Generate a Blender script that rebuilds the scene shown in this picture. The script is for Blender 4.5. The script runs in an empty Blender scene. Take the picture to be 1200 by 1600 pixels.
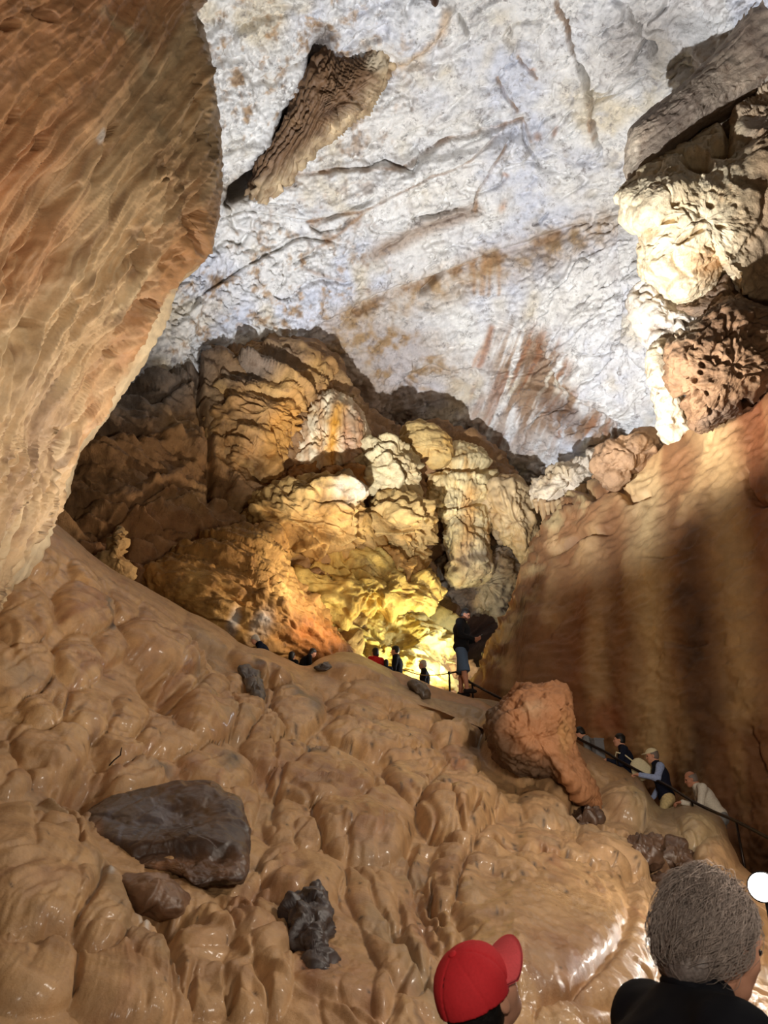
import bpy, bmesh, math, random
import numpy as np
from mathutils import Vector, Matrix
from concurrent.futures import ThreadPoolExecutor

# ------------------------------------------------------------------ camera, world, lights, exposure
F_PX, PITCH = 1208.0, math.radians(26.0)
CAM = np.array([0.0, 0.0, 1.6])
FWD = np.array([0.0, math.cos(PITCH), math.sin(PITCH)])
UPV = np.array([0.0, -math.sin(PITCH), math.cos(PITCH)])
RGT = np.array([1.0, 0.0, 0.0])
SC = bpy.context.scene
COL = SC.collection

def at(px, py, d):
    """world point seen at pixel (px, py) at depth d along the view axis"""
    return CAM + d * (FWD + RGT * (px - 600) / F_PX + UPV * (800 - py) / F_PX)

cam_data = bpy.data.cameras.new('camera')
cam_data.sensor_fit = 'VERTICAL'
cam_data.sensor_height = 36.0
cam_data.lens = F_PX / 1600 * 36.0
cam_data.clip_end = 200
cam_data.dof.use_dof = True
cam_data.dof.focus_distance = 12.0
cam_data.dof.aperture_fstop = 9.0
cam = bpy.data.objects.new('camera', cam_data)
cam.location = CAM
cam.rotation_euler = (math.pi / 2 + PITCH, 0, 0)
COL.objects.link(cam)
SC.camera = cam

world = bpy.data.worlds.new('cave_dark')
SC.world = world
world.use_nodes = True
world.node_tree.nodes['Background'].inputs[0].default_value = (0.9, 0.72, 0.55, 1)
world.node_tree.nodes['Background'].inputs[1].default_value = 0.035

SC.view_settings.view_transform = 'Standard'
SC.view_settings.look = 'None'
SC.view_settings.gamma = 1.0
SC.view_settings.use_curve_mapping = False
SC.view_settings.exposure = 0.0

def lamp(kind, loc, target, energy, color, radius=0.25, angle=70, blend=0.6, name='cave_light'):
    l = bpy.data.lights.new(name, kind)
    l.energy = energy; l.color = color; l.shadow_soft_size = radius
    if kind == 'SPOT':
        l.spot_size = math.radians(angle); l.spot_blend = blend
    o = bpy.data.objects.new(name, l)
    o.location = Vector(loc)
    if target is not None:
        o.rotation_euler = (Vector(target) - Vector(loc)).to_track_quat('-Z', 'Y').to_euler()
    COL.objects.link(o)
    return o

WARM, AMBER, COOL, LEMON = (1.0, 0.90, 0.77), (1.0, 0.84, 0.66), (0.90, 0.94, 1.0), (1.0, 0.91, 0.50)
# flood lamps of the show cave, and lamps added for their effect
lamp('SPOT', at(470, 1062, 11.2), at(800, 260, 22), 12500, COOL, 0.08, 92, 0.7)         # white flood on the slope, up at the vault
lamp('SPOT', at(688, 1078, 19.4), at(590, 900, 21.5), 620, LEMON, 0.10, 150, 0.6)       # yellow flood beyond the visitors on the ridge
lamp('SPOT', at(630, 962, 16.6), at(230, 770, 19.5), 850, AMBER, 0.10, 110, 0.9)         # amber flood behind the ridge, along the back wall
lamp('SPOT', (5.2, 6.5, 7.4), at(420, 1250, 8), 950, WARM, 0.2, 120, 0.8)              # added lamp high at the right, gives the slope light from above
lamp('SPOT', (3.6, 1.6, 3.2), at(480, 1300, 7.5), 430, WARM, 0.2, 115, 0.8)             # path flood at the right of the visitors
lamp('SPOT', (2.4, 1.0, 1.3), at(110, 330, 9), 1500, WARM, 0.12, 75, 0.8)               # low path flood, to the left wall
lamp('SPOT', at(470, 990, 10.2), at(130, 430, 8.6), 650, WARM, 0.08, 88, 0.9)           # added lamp above the slope, grazing the left wall to show its streaks
lamp('SPOT', (2.6, 3.0, 2.4), at(1040, 950, 14), 1000, AMBER, 0.4, 90, 0.8)             # path flood, right wall
lamp('SPOT', (0.4, -1.8, 2.7), (0.45, 1.8, 1.4), 300, WARM, 0.2, 60, 0.8)               # unseen lamp added behind the camera to brighten the visitors
lamp('SPOT', at(1010, 720, 17.5) + np.array([-2.6, -3.2, -2.2]), at(1080, 330, 17), 1500, WARM, 0.12, 120, 0.6)
# ------------------------------------------------------------------ numpy helpers
rng = np.random.default_rng(7)
_G = rng.normal(size=(64, 64, 64, 3)).astype(np.float32)
_G /= np.linalg.norm(_G, axis=-1, keepdims=True)
_V = rng.random(size=(64, 64, 64, 4)).astype(np.float32)
_POOL = ThreadPoolExecutor(4)

def _chunked(fn, P):
    n = len(P)
    if n < 20000:
        return fn(P)
    cs = np.array_split(P, 8)
    rs = list(_POOL.map(fn, cs))
    if isinstance(rs[0], tuple):
        return tuple(np.concatenate([r[i] for r in rs]) for i in range(len(rs[0])))
    return np.concatenate(rs)

def _gn(P):
    i = np.floor(P).astype(np.int32); f = (P - i).astype(np.float32)
    w = f * f * f * (f * (f * 6 - 15) + 10)
    out = np.zeros(len(P), np.float32)
    for a in (0, 1):
        for b in (0, 1):
            for c in (0, 1):
                g = _G[(i[:, 0] + a) & 63, (i[:, 1] + b) & 63, (i[:, 2] + c) & 63]
                dt = g[:, 0] * (f[:, 0] - a) + g[:, 1] * (f[:, 1] - b) + g[:, 2] * (f[:, 2] - c)
                wx = w[:, 0] if a else 1 - w[:, 0]
                wy = w[:, 1] if b else 1 - w[:, 1]
                wz = w[:, 2] if c else 1 - w[:, 2]
                out += dt * wx * wy * wz
    return out * 1.5

def noise(P, s=1.0, off=0.0):
    return _chunked(_gn, np.asarray(P, np.float32) * s + off)

_R3 = np.array([[0.36, 0.48, -0.8], [-0.8, 0.6, 0.0], [0.48, 0.64, 0.6]], np.float32)
def fbm(P, s=1.0, octs=4, gain=0.5, off=0.0, mode='n'):
    Q = np.asarray(P, np.float32) * s + off
    out = 0; a = 1.0; tot = 0
    for _ in range(octs):
        n = _chunked(_gn, Q)
        if mode == 'r':
            n = 1 - 2 * np.abs(n)
        elif mode == 'b':
            n = 2 * np.abs(n) - 0.5
        out = out + a * n; tot += a
        a *= gain
        Q = (Q @ _R3) * 2.03 + 11.7
    return out / tot

def _vor(P):
    i = np.floor(P).astype(np.int32)
    f1 = np.full(len(P), 9, np.float32); f2 = f1.copy(); cid = np.zeros(len(P), np.float32); tl = cid.copy()
    for a in (-1, 0, 1):
        for b in (-1, 0, 1):
            for c in (-1, 0, 1):
                j = i + np.array([a, b, c], np.int32)
                r = _V[j[:, 0] & 63, j[:, 1] & 63, j[:, 2] & 63]
                q = (P - j - r[:, :3]).astype(np.float32)
                d = np.sqrt((q ** 2).sum(1))
                lt = d < f1
                w = r[:, 3] * 40
                tl = np.where(lt, q[:, 0] * np.sin(w * 2.3) + q[:, 1] * np.sin(w * 3.7 + 1) + q[:, 2] * np.sin(w * 5.1 + 2), tl)
                f2 = np.where(lt, f1, np.minimum(f2, d))
                cid = np.where(lt, r[:, 3], cid)
                f1 = np.where(lt, d, f1)
    return f1, f2, cid, tl

def voronoi(P, s=1.0, off=0.0):
    return _chunked(_vor, np.asarray(P, np.float32) * s + off)

def stretch(P, e, k):
    """squeeze P along e so noise on it becomes k times longer along e"""
    e = np.asarray(e, float); e = e / np.linalg.norm(e)
    return P - np.outer(P @ e, e) * (1 - 1.0 / k)

def sstep(x, a, b):
    t = np.clip((x - a) / (b - a), 0, 1)
    return t * t * (3 - 2 * t)

def lin(r, g, b):
    c = np.array([r, g, b], float) / 255
    return np.where(c <= 0.04045, c / 12.92, ((c + 0.055) / 1.055) ** 2.4)

def mix(A, B, m):
    m = np.clip(np.asarray(m), 0, 1)
    if m.ndim == 1:
        m = m[:, None]
    return A * (1 - m) + B * m

def tps(ctrl):
    """smooth inverse-depth interpolation through (px, py, depth) points: planes stay planes"""
    c = np.array(ctrl, float); X = c[:, :2] / 1000; v = 1 / c[:, 2]; n = len(c)
    r = np.linalg.norm(X[:, None] - X[None], axis=2)
    K = np.where(r > 0, r * r * np.log(r + 1e-12), 0) + 1e-4 * np.eye(n)
    A = np.zeros((n + 3, n + 3)); A[:n, :n] = K
    A[:n, n] = 1; A[:n, n + 1:] = X; A[n, :n] = 1; A[n + 1:, :n] = X.T
    w = np.linalg.solve(A, np.concatenate([v, [0, 0, 0]]))
    def f(px, py):
        sh = px.shape; x = px.ravel() / 1000; y = py.ravel() / 1000
        out = w[n] + w[n + 1] * x + w[n + 2] * y
        for k in range(n):
            q = (x - X[k, 0]) ** 2 + (y - X[k, 1]) ** 2
            out = out + w[k] * 0.5 * q * np.log(q + 1e-12)
        return (1 / np.clip(out, 1 / 60, 2)).reshape(sh)
    return f

def catmull(pts, n, closed=False):
    p = np.array(pts, float)
    if closed:
        q = np.vstack([p[-1], p, p[0], p[1]]); m = len(p)
    else:
        q = np.vstack([2 * p[0] - p[1], p, 2 * p[-1] - p[-2]]); m = len(p) - 1
    t = np.linspace(0, m, n, endpoint=not closed)
    i = np.minimum(t.astype(int), m - 1); f = (t - i)[:, None]
    a, b, c, d = q[i], q[i + 1], q[i + 2], q[i + 3]
    return 0.5 * (2 * b + (c - a) * f + (2 * a - 5 * b + 4 * c - d) * f ** 2 + (3 * b - a - 3 * c + d) * f ** 3)

def new_mesh(name, V, F, mat, parent=None, smooth=True, cols=None, uvs=None):
    me = bpy.data.meshes.new(name)
    V = np.asarray(V, np.float32)
    if isinstance(F, np.ndarray):
        nf, k = F.shape
        me.vertices.add(len(V)); me.vertices.foreach_set('co', V.ravel())
        me.loops.add(nf * k); me.loops.foreach_set('vertex_index', F.astype(np.int32).ravel())
        me.polygons.add(nf)
        me.polygons.foreach_set('loop_start', np.arange(0, nf * k, k, dtype=np.int32))
        me.polygons.foreach_set('loop_total', np.full(nf, k, np.int32))
        me.update(calc_edges=True)
    else:
        me.from_pydata([tuple(map(float, v)) for v in V], [], F)
        me.update()
    me.polygons.foreach_set('use_smooth', np.full(len(me.polygons), smooth))
    if cols is not None:
        a = me.color_attributes.new('Col', 'FLOAT_COLOR', 'POINT')
        a.data.foreach_set('color', np.asarray(cols, np.float32).ravel())
    if mat is not None:
        me.materials.append(mat)
    o = bpy.data.objects.new(name, me)
    COL.objects.link(o)
    if parent is not None:
        o.parent = parent
        o.matrix_parent_inverse = parent.matrix_world.inverted() if False else Matrix.Translation(-Vector(parent.location))
    return o

def tag(o, label, cat, group=None):
    o['label'] = label; o['category'] = cat
    if group: o['group'] = group
    return o

def structure(o):
    o['kind'] = 'structure'
    return o

def empty(name, loc):
    o = bpy.data.objects.new(name, None); o.location = Vector(loc); COL.objects.link(o)
    o.empty_display_size = 0.1
    return o

# ------------------------------------------------------------------ materials
def rock_mat(name, fine=30.0, bump=0.4, dist=0.02, mottle=0.35, mscale=6.0, spec=0.4, grit=0.25, stretch_v=None, coat=0.0, speck=None):
    m = bpy.data.materials.new(name); m.use_nodes = True
    nt = m.node_tree; N = nt.nodes; L = nt.links
    b = N['Principled BSDF']
    at_ = N.new('ShaderNodeAttribute'); at_.attribute_name = 'Col'
    tc = N.new('ShaderNodeNewGeometry')
    src = tc.outputs['Position']
    if stretch_v is not None:
        mp = N.new('ShaderNodeMapping'); mp.inputs['Scale'].default_value = stretch_v
        L.new(src, mp.inputs['Vector']); src = mp.outputs['Vector']
    n1 = N.new('ShaderNodeTexNoise'); n1.inputs['Scale'].default_value = mscale; n1.inputs['Detail'].default_value = 6; n1.inputs['Roughness'].default_value = 0.65
    L.new(src, n1.inputs['Vector'])
    mr = N.new('ShaderNodeMapRange'); mr.inputs['From Min'].default_value = 0.3; mr.inputs['From Max'].default_value = 0.7
    mr.inputs['To Min'].default_value = 1 - mottle; mr.inputs['To Max'].default_value = 1 + mottle * 0.7
    L.new(n1.outputs['Fac'], mr.inputs['Value'])
    mx = N.new('ShaderNodeVectorMath'); mx.operation = 'SCALE'
    L.new(at_.outputs['Color'], mx.inputs[0]); L.new(mr.outputs[0], mx.inputs['Scale'])
    col = mx.outputs[0]
    if speck is not None:
        sc_, rgb, am, lo, hi = speck
        n3 = N.new('ShaderNodeTexNoise'); n3.inputs['Scale'].default_value = sc_; n3.inputs['Detail'].default_value = 5; n3.inputs['Roughness'].default_value = 0.75
        L.new(src, n3.inputs['Vector'])
        m3 = N.new('ShaderNodeMapRange'); m3.inputs['From Min'].default_value = lo; m3.inputs['From Max'].default_value = hi; m3.inputs['To Max'].default_value = am
        L.new(n3.outputs['Fac'], m3.inputs['Value'])
        mm = N.new('ShaderNodeMix'); mm.data_type = 'RGBA'
        L.new(m3.outputs[0], mm.inputs['Factor']); L.new(col, mm.inputs['A']); mm.inputs['B'].default_value = (*lin(*rgb), 1)
        col = mm.outputs['Result']
    L.new(col, b.inputs['Base Color'])
    n2 = N.new('ShaderNodeTexNoise'); n2.inputs['Scale'].default_value = fine; n2.inputs['Detail'].default_value = 8; n2.inputs['Roughness'].default_value = 0.7
    L.new(src, n2.inputs['Vector'])
    rr = N.new('ShaderNodeMath'); rr.operation = 'MULTIPLY_ADD'
    L.new(n2.outputs['Fac'], rr.inputs[0]); rr.inputs[1].default_value = grit
    ad = N.new('ShaderNodeMath'); ad.operation = 'SUBTRACT'; L.new(at_.outputs['Alpha'], ad.inputs[0]); ad.inputs[1].default_value = grit * 0.5
    L.new(ad.outputs[0], rr.inputs[2]); L.new(rr.outputs[0], b.inputs['Roughness'])
    bp = N.new('ShaderNodeBump'); bp.inputs['Strength'].default_value = bump; bp.inputs['Distance'].default_value = dist
    L.new(n2.outputs['Fac'], bp.inputs['Height']); L.new(bp.outputs[0], b.inputs['Normal'])
    b.inputs['Specular IOR Level'].default_value = spec
    b.inputs['Coat Weight'].default_value = coat
    b.inputs['Coat Roughness'].default_value = 0.18
    return m

def flat_mat(name, rgb, rough=0.7, metal=0.0, var=0.15, scale=40.0, bump=0.0, spec=0.4, aniso=None):
    m = bpy.data.materials.new(name); m.use_nodes = True
    nt = m.node_tree; N = nt.nodes; L = nt.links; b = N['Principled BSDF']
    tc = N.new('ShaderNodeTexCoord'); src = tc.outputs['Object']
    if aniso is not None:
        mp = N.new('ShaderNodeMapping'); mp.inputs['Scale'].default_value = aniso
        L.new(src, mp.inputs['Vector']); src = mp.outputs['Vector']
    n = N.new('ShaderNodeTexNoise'); n.inputs['Scale'].default_value = scale; n.inputs['Detail'].default_value = 4
    L.new(src, n.inputs['Vector'])
    c = lin(*rgb)
    r = N.new('ShaderNodeValToRGB')
    r.color_ramp.elements[0].position = 0.3; r.color_ramp.elements[1].position = 0.7
    r.color_ramp.elements[0].color = (*np.clip(c * (1 - var), 0, 1), 1)
    r.color_ramp.elements[1].color = (*np.clip(c * (1 + var), 0, 1), 1)
    L.new(n.outputs['Fac'], r.inputs[0]); L.new(r.outputs[0], b.inputs['Base Color'])
    b.inputs['Roughness'].default_value = rough; b.inputs['Metallic'].default_value = metal
    b.inputs['Specular IOR Level'].default_value = spec
    if bump:
        bp = N.new('ShaderNodeBump'); bp.inputs['Strength'].default_value = bump; bp.inputs['Distance'].default_value = 0.004
        L.new(n.outputs['Fac'], bp.inputs['Height']); L.new(bp.outputs[0], b.inputs['Normal'])
    return m

def glow_mat(name, rgb, strength):
    m = bpy.data.materials.new(name); m.use_nodes = True
    b = m.node_tree.nodes['Principled BSDF']
    b.inputs['Base Color'].default_value = (*rgb, 1)
    b.inputs['Emission Color'].default_value = (*rgb, 1)
    b.inputs['Emission Strength'].default_value = strength
    return m

# ------------------------------------------------------------------ rock surfaces
class Surf:
    """a grid of points; px/py remember where each vertex was laid out, P are world points"""
    def __init__(s, px, py, d, closed_v=False):
        s.sh = px.shape; s.px = px.ravel().astype(float); s.py = py.ravel().astype(float); s.d = d.ravel().astype(float)
        s.P = CAM + s.d[:, None] * (FWD + np.outer((s.px - 600) / F_PX, RGT) + np.outer((800 - s.py) / F_PX, UPV))
        s.closed = closed_v
        s.jitter(6, 0.02)
        s.h = np.zeros(len(s.px)); s.C = None; s.rough = np.full(len(s.px), 0.6)
    def jitter(s, amp, fr):
        Q = np.stack([s.px * fr, s.py * fr, s.px * 0 + 3.3], 1)
        s.jx = s.px + amp * fbm(Q, 1, 3, 0.6); s.jy = s.py + amp * fbm(Q, 1, 3, 0.6, off=17.3)
    def normals(s):
        P = s.P.reshape(*s.sh, 3)
        if s.closed:
            du = np.roll(P, -1, 1) - np.roll(P, 1, 1)
        else:
            du = np.gradient(P, axis=1)
        dv = np.gradient(P, axis=0)
        n = np.cross(du, dv).reshape(-1, 3)
        n /= np.linalg.norm(n, axis=1, keepdims=True) + 1e-9
        if s.flip is None:
            v = CAM - s.P
            s.flip = -1.0 if np.median((n * v).sum(1)) < 0 else 1.0
        return n * s.flip
    flip = None
    def push(s, h):
        s.P = s.P + s.normals() * np.asarray(h)[:, None]
    def near(s, pts, pad, jit=True):
        """distance, signed side and run (0..1) to a polyline, for the vertices near it"""
        x, y = (s.jx, s.jy) if jit else (s.px, s.py)
        p = np.array(pts, float)
        lo, hi = p.min(0) - pad, p.max(0) + pad
        idx = np.nonzero((x > lo[0]) & (x < hi[0]) & (y > lo[1]) & (y < hi[1]))[0]
        X = np.stack([x[idx], y[idx]], 1)
        best = np.full(len(idx), 1e9); sgn = np.zeros(len(idx)); run = np.zeros(len(idx))
        L = np.concatenate([[0], np.cumsum(np.linalg.norm(np.diff(p, axis=0), axis=1))])
        for k in range(len(p) - 1):
            a, b = p[k], p[k + 1]; e = b - a; ee = e @ e + 1e-9
            t = np.clip(((X - a) @ e) / ee, 0, 1)
            q = X - a - t[:, None] * e
            dd = np.linalg.norm(q, axis=1)
            c = e[0] * (X[:, 1] - a[1]) - e[1] * (X[:, 0] - a[0])
            m = dd < best
            best[m] = dd[m]; sgn[m] = np.sign(c[m]); run[m] = (L[k] + t[m] * math.sqrt(ee)) / (L[-1] + 1e-9)
        return idx, best, sgn, run
    def groove(s, pts, w, depth, taper=True):
        idx, d, sg, r = s.near(pts, w * 4)
        k = np.exp(-(d / w) ** 2)
        if taper: k = k * np.clip(np.minimum(r, 1 - r) * 6 + 0.15, 0, 1)
        s.h[idx] -= depth * k
    def ridge(s, pts, w, height): s.groove(pts, w, -height)
    def step(s, pts, w, height, fade, side=1):
        """a ledge: one side stands proud by height at the line and dies away over fade pixels"""
        idx, d, sg, r = s.near(pts, fade * 3)
        q = d * sg * side
        k = 1 / (1 + np.exp(-np.clip(q / w, -30, 30))) * np.exp(-np.maximum(q, 0) / fade)
        k = k * np.clip(np.minimum(r, 1 - r) * 5, 0, 1)
        s.h[idx] += height * k
    def blobmask(s, cx, cy, rx, ry, rot=0, soft=0.5, jit=True):
        x, y = (s.jx, s.jy) if jit else (s.px, s.py)
        a = math.radians(rot); ca, sa = math.cos(a), math.sin(a)
        u = ((x - cx) * ca + (y - cy) * sa) / rx; v = (-(x - cx) * sa + (y - cy) * ca) / ry
        return 1 - sstep(np.sqrt(u * u + v * v), 1 - soft, 1 + soft * 0.3)
    def stroke(s, pts, w, soft=0.6):
        m = np.zeros(len(s.px)); idx, d, sg, r = s.near(pts, w * 2)
        m[idx] = 1 - sstep(d, w * (1 - soft), w * (1 + soft))
        return m
    def paint(s, col, m):
        s.C = mix(s.C, np.array(col), m)
    def build(s, name, mat, parent=None, sat=0.8):
        s.C = np.clip(s.C, 0, 1); lum = (s.C @ np.array([0.3, 0.59, 0.11]))[:, None]; s.C = lum + (s.C - lum) * sat
        nv, nu = s.sh
        I = np.arange(nv * nu).reshape(nv, nu)
        if s.closed:
            A, B = I, np.roll(I, -1, 1)
            F = np.stack([A[:-1], B[:-1], B[1:], A[1:]], -1).reshape(-1, 4)
        else:
            F = np.stack([I[:-1, :-1], I[:-1, 1:], I[1:, 1:], I[1:, :-1]], -1).reshape(-1, 4)
        if s.flip == -1.0:
            F = F[:, ::-1]
        cols = np.concatenate([np.clip(s.C, 0.005, 0.95), np.clip(s.rough, 0.05, 1)[:, None]], 1)
        loc = s.P.mean(0)
        o = new_mesh(name, s.P - loc, np.ascontiguousarray(F), mat, None, True, cols)
        o.location = Vector(loc)
        return o

def panel(x0, x1, y0, y1, step, depth):
    px, py = np.meshgrid(np.arange(x0, x1 + step, step, dtype=float), np.arange(y0, y1 + step, step, dtype=float))
    return Surf(px, py, depth(px, py))

def edged(axis, a0, a1, far, sil, step, w, R, depth, back=4.0):
    """a rock mass from a far side to a rounded silhouette edge that folds away behind.
    axis 'x': columns, silhouette gives y(x); axis 'y': rows, silhouette gives x(y)."""
    a = np.arange(a0, a1 + step, step, dtype=float)
    sp = catmull(sil, 400)
    k = 0 if axis == 'x' else 1
    o = np.argsort(sp[:, k]); e = np.interp(a, sp[o, k], sp[o, 1 - k])
    dirn = np.sign(far - e.mean())
    fa = np.interp(a, [a0, a1], [far, far]) if np.isscalar(far) else far
    rows_x = []; rows_d = []
    n_in = int(abs(np.mean(fa - e)) / step)
    for t in np.linspace(0, 1, n_in):
        rows_x.append(fa + (e + dirn * w - fa) * t); rows_d.append(0 * a)
    for ph in np.linspace(0, 2.6, int(max(10, w / step * 1.6)))[1:]:
        s_ = math.sin(ph)
        rows_x.append(e + dirn * w * (1 - s_)); rows_d.append(R * (1 - math.cos(ph)) + 0 * a)
    lx, ld = rows_x[-1], rows_d[-1]
    for t in (0.15, 0.35, 0.65, 1.0):
        rows_x.append(lx + dirn * 120 * t); rows_d.append(ld + back * t)
    X = np.array(rows_x); D = np.array(rows_d); A = np.tile(a, (len(X), 1))
    px, py = (A, X) if axis == 'x' else (X, A)
    base = depth(px, py)
    return Surf(px, py, base + D)

def blob(outline, d, bulge, back=None, tilt=(0, 0), step=2.4, p=0.62, center=None):
    """a boulder: its outline, the depth of its rim, how far it bulges to the viewer and how far it goes back"""
    o = np.array(outline, float)
    per = np.linalg.norm(np.diff(np.vstack([o, o[:1]]), axis=0), axis=1).sum()
    nt = max(40, int(per / step)); ot = catmull(o, nt, True)
    c = ot.mean(0) if center is None else np.array(center, float)
    rad = np.linalg.norm(ot - c, axis=1).mean()
    back = bulge if back is None else back
    m_ = 2.0 / max(p, 0.2) * 0.62 + 0.2                      # superellipse: boxier for small p
    radm = rad * d / F_PX
    def prof(bl, n):
        r = np.concatenate([np.linspace(0, 0.9, 300), 1 - 0.1 * (1 - np.linspace(0, 1, 400)) ** 3])
        z = bl * np.clip(1 - r ** m_, 0, 1) ** (1 / m_)
        L = np.concatenate([[0], np.cumsum(np.hypot(np.diff(r) * radm, np.diff(z)))])
        q = np.linspace(0, L[-1], n)
        return np.interp(q, L, r), np.interp(q, L, z), L[-1]
    ln = prof(bulge, 4)[2]
    nf = int(np.clip(ln / (step * d / F_PX), 14, 260))
    rf, zf, _ = prof(bulge, nf)
    nb = max(8, nf // 3)
    rb, zb, _ = prof(back, nb)
    R_ = np.concatenate([np.maximum(rf, 0.004), np.maximum(rb[::-1][1:], 0.01)]); Z_ = np.concatenate([-zf, zb[::-1][1:]])
    PX, PY, D = [], [], []
    for r, dz in zip(R_, Z_):
        q = c + (ot - c) * r
        PX.append(q[:, 0]); PY.append(q[:, 1])
        D.append(d + dz + tilt[0] * (q[:, 0] - c[0]) / 100 + tilt[1] * (q[:, 1] - c[1]) / 100)
    return Surf(np.array(PX), np.array(PY), np.array(D), True)

def cracks(P, s, w, off=0.0):
    """thin wandering crack lines: 1 on the line, 0 away from it"""
    n = fbm(P, s, 3, 0.45, off)
    k = sstep(noise(P, s * 0.7, off + 50), -0.15, 0.25)
    return np.exp(-(n / w) ** 2) * k

def rocky(s, amp=0.3, sc=0.6, crag=0.12, csc=1.2, fine=0.03, facet=0.15, fsc=1.0, strata=None, seed=0.0, crack=0.18, flake=0.05):
    """broken limestone: warped noise, ridged crags, tilted facets, cracks and bedding"""
    P = s.P
    W = P + 0.22 / sc * np.stack([noise(P, sc, 5 + seed), noise(P, sc, 9 + seed), noise(P, sc, 13 + seed)], 1) * 0.5
    B = stretch(W, strata[0], 2.6) if strata is not None else W
    h = amp * fbm(W, sc, 4, 0.5, seed)
    if crag: h = h + crag * fbm(B, csc, 5, 0.55, 31 + seed, 'r')
    if facet:
        f1, f2, cid, tl = voronoi(B, fsc, seed)
        h = h + facet * 1.5 * (tl * 0.9 + (cid - 0.5) * 0.8) * sstep(f2 - f1, 0.0, 0.13)
        f1, f2, cid, tl = voronoi(B + 0.06 * np.stack([noise(P, 3.0, 2)] * 3, 1), fsc * 2.9, seed + 4)
        h = h + facet * 0.55 * (tl * 0.9 + (cid - 0.5) * 0.8) * sstep(f2 - f1, 0.0, 0.2)
    if strata is not None:
        n_, k, am = strata[1], strata[2], strata[3]
        mod = 0.25 + 0.9 * sstep(fbm(P, 0.7, 3, 0.5, 91 + seed), -0.25, 0.3)
        for kk, aa in ((k, am), (k * 2.7, am * 0.4)):
            t = W @ np.asarray(n_, float) * kk + 1.1 * fbm(P, 0.6, 3, 0.5, 77 + seed + kk)
            fl = np.floor(t); fr = t - fl
            a2 = 0.3 + 0.7 * np.abs(np.sin(fl * 12.9898 + seed))
            h = h + aa * a2 * mod * (sstep(fr, 0, 0.7) - sstep(fr, 0.9, 1.0))
    if crack:
        h = h - crack * cracks(B, 0.8, 0.035, seed + 3) - crack * 0.6 * cracks(B, 2.0, 0.05, seed + 7)
    if flake:
        f1, f2, cid, tl = voronoi(stretch(W, strata[0], 1.8) if strata is not None else W, 7.5, seed + 9)
        h = h + flake * (tl + (cid - 0.5) * 0.9) * sstep(f2 - f1, 0.0, 0.2) * sstep(fbm(P, 1.1, 2, 0.5, 99), -0.35, 0.15)
    if fine: h = h + fine * fbm(P, 5.0, 4, 0.65, 3 + seed)
    return h

STEP = 2.3
# colours of the rock (albedo)
TAN, TAN_D, OCHRE, ORANGE = lin(196, 158, 112), lin(150, 112, 74), lin(196, 138, 78), lin(188, 116, 62)
CREAM, BROWN, BROWN_D, RUST = lin(224, 204, 164), lin(134, 96, 60), lin(92, 64, 42), lin(150, 78, 40)
WHITE, GREYW, BLUEW, GREY, GREY_D = lin(232, 228, 222), lin(196, 190, 186), lin(214, 216, 226), lin(132, 124, 114), lin(84, 78, 74)
MUD, MUD_L, MUD_R = lin(172, 128, 84), lin(196, 152, 102), lin(150, 98, 60)

M_FLOW = rock_mat('wet_flowstone', fine=30, bump=0.6, dist=0.014, mottle=0.22, mscale=7, spec=0.5, grit=0.35, coat=0.2, speck=(3.2, (122, 84, 52), 0.5, 0.55, 0.7))
M_LEFT = rock_mat('streaked_limestone', fine=18, bump=0.45, dist=0.03, mottle=0.22, mscale=4, spec=0.45, grit=0.25)
M_CEIL = rock_mat('white_calcite', fine=7, bump=0.8, dist=0.08, mottle=0.2, mscale=4.5, spec=0.3, speck=(3.4, (120, 110, 106), 0.75, 0.55, 0.68))
M_ROCK = rock_mat('broken_limestone', fine=10, bump=0.75, dist=0.06, mottle=0.28, mscale=3.0, spec=0.35, speck=(2.2, (96, 68, 44), 0.6, 0.54, 0.68))
M_DRAPE = rock_mat('draped_calcite', fine=9, bump=0.4, dist=0.03, mottle=0.2, mscale=5.0, spec=0.4, stretch_v=(1, 1, 0.15))
M_RIGHT = rock_mat('washed_wall', fine=14, bump=0.45, dist=0.03, mottle=0.2, mscale=2.4, spec=0.35)
M_DARK = rock_mat('wet_dark_stone', fine=35, bump=0.35, dist=0.01, mottle=0.35, mscale=9, spec=0.55, grit=0.3)

# ------------------------------------------------------------------ ceiling: the bright vault over the back of the hall
d_ceil = tps([(-200, -300, 16), (600, -300, 17.5), (1400, -300, 15), (-200, 100, 19), (300, 0, 20), (700, 0, 21), (1100, 0, 18.5), (1400, 100, 16),
              (300, 350, 23.5), (700, 400, 25.5), (1000, 330, 23.5), (1300, 400, 19), (200, 600, 22.5), (450, 560, 25.5), (700, 640, 28), (900, 600, 26),
              (1000, 640, 24.5), (1050, 560, 22.5), (1300, 700, 20), (900, 760, 26), (760, 800, 29), (300, 850, 27), (700, 1100, 31), (-200, 800, 23), (1300, 1100, 24)])
s = panel(20, 1320, -140, 850, 1.85, d_ceil)
P0 = s.P.copy()
dia = at(800, 200, 22) - at(450, 330, 23.5); dia /= np.linalg.norm(dia)
s.h += rocky(s, amp=0.35, sc=0.28, crag=0.13, csc=0.9, fine=0.08, facet=0.32, fsc=0.36, strata=(dia, np.cross(dia, FWD) / np.linalg.norm(np.cross(dia, FWD)), 0.32, 0.10), seed=2.0, crack=0.30, flake=0.09)
# rougher, scaly rock in the upper left and lower left
scal = np.maximum(s.blobmask(420, 100, 260, 260, 0, 0.7), s.blobmask(330, 500, 340, 170, -20, 0.6))
s.h += scal * (0.20 * fbm(P0, 1.6, 4, 0.6, 8, 'b') + 0.16 * fbm(P0, 4.0, 3, 0.6, 9, 'r'))
s.h += (1 - scal) * 0.04 * fbm(P0, 3.5, 4, 0.65, 19, 'r')
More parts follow.
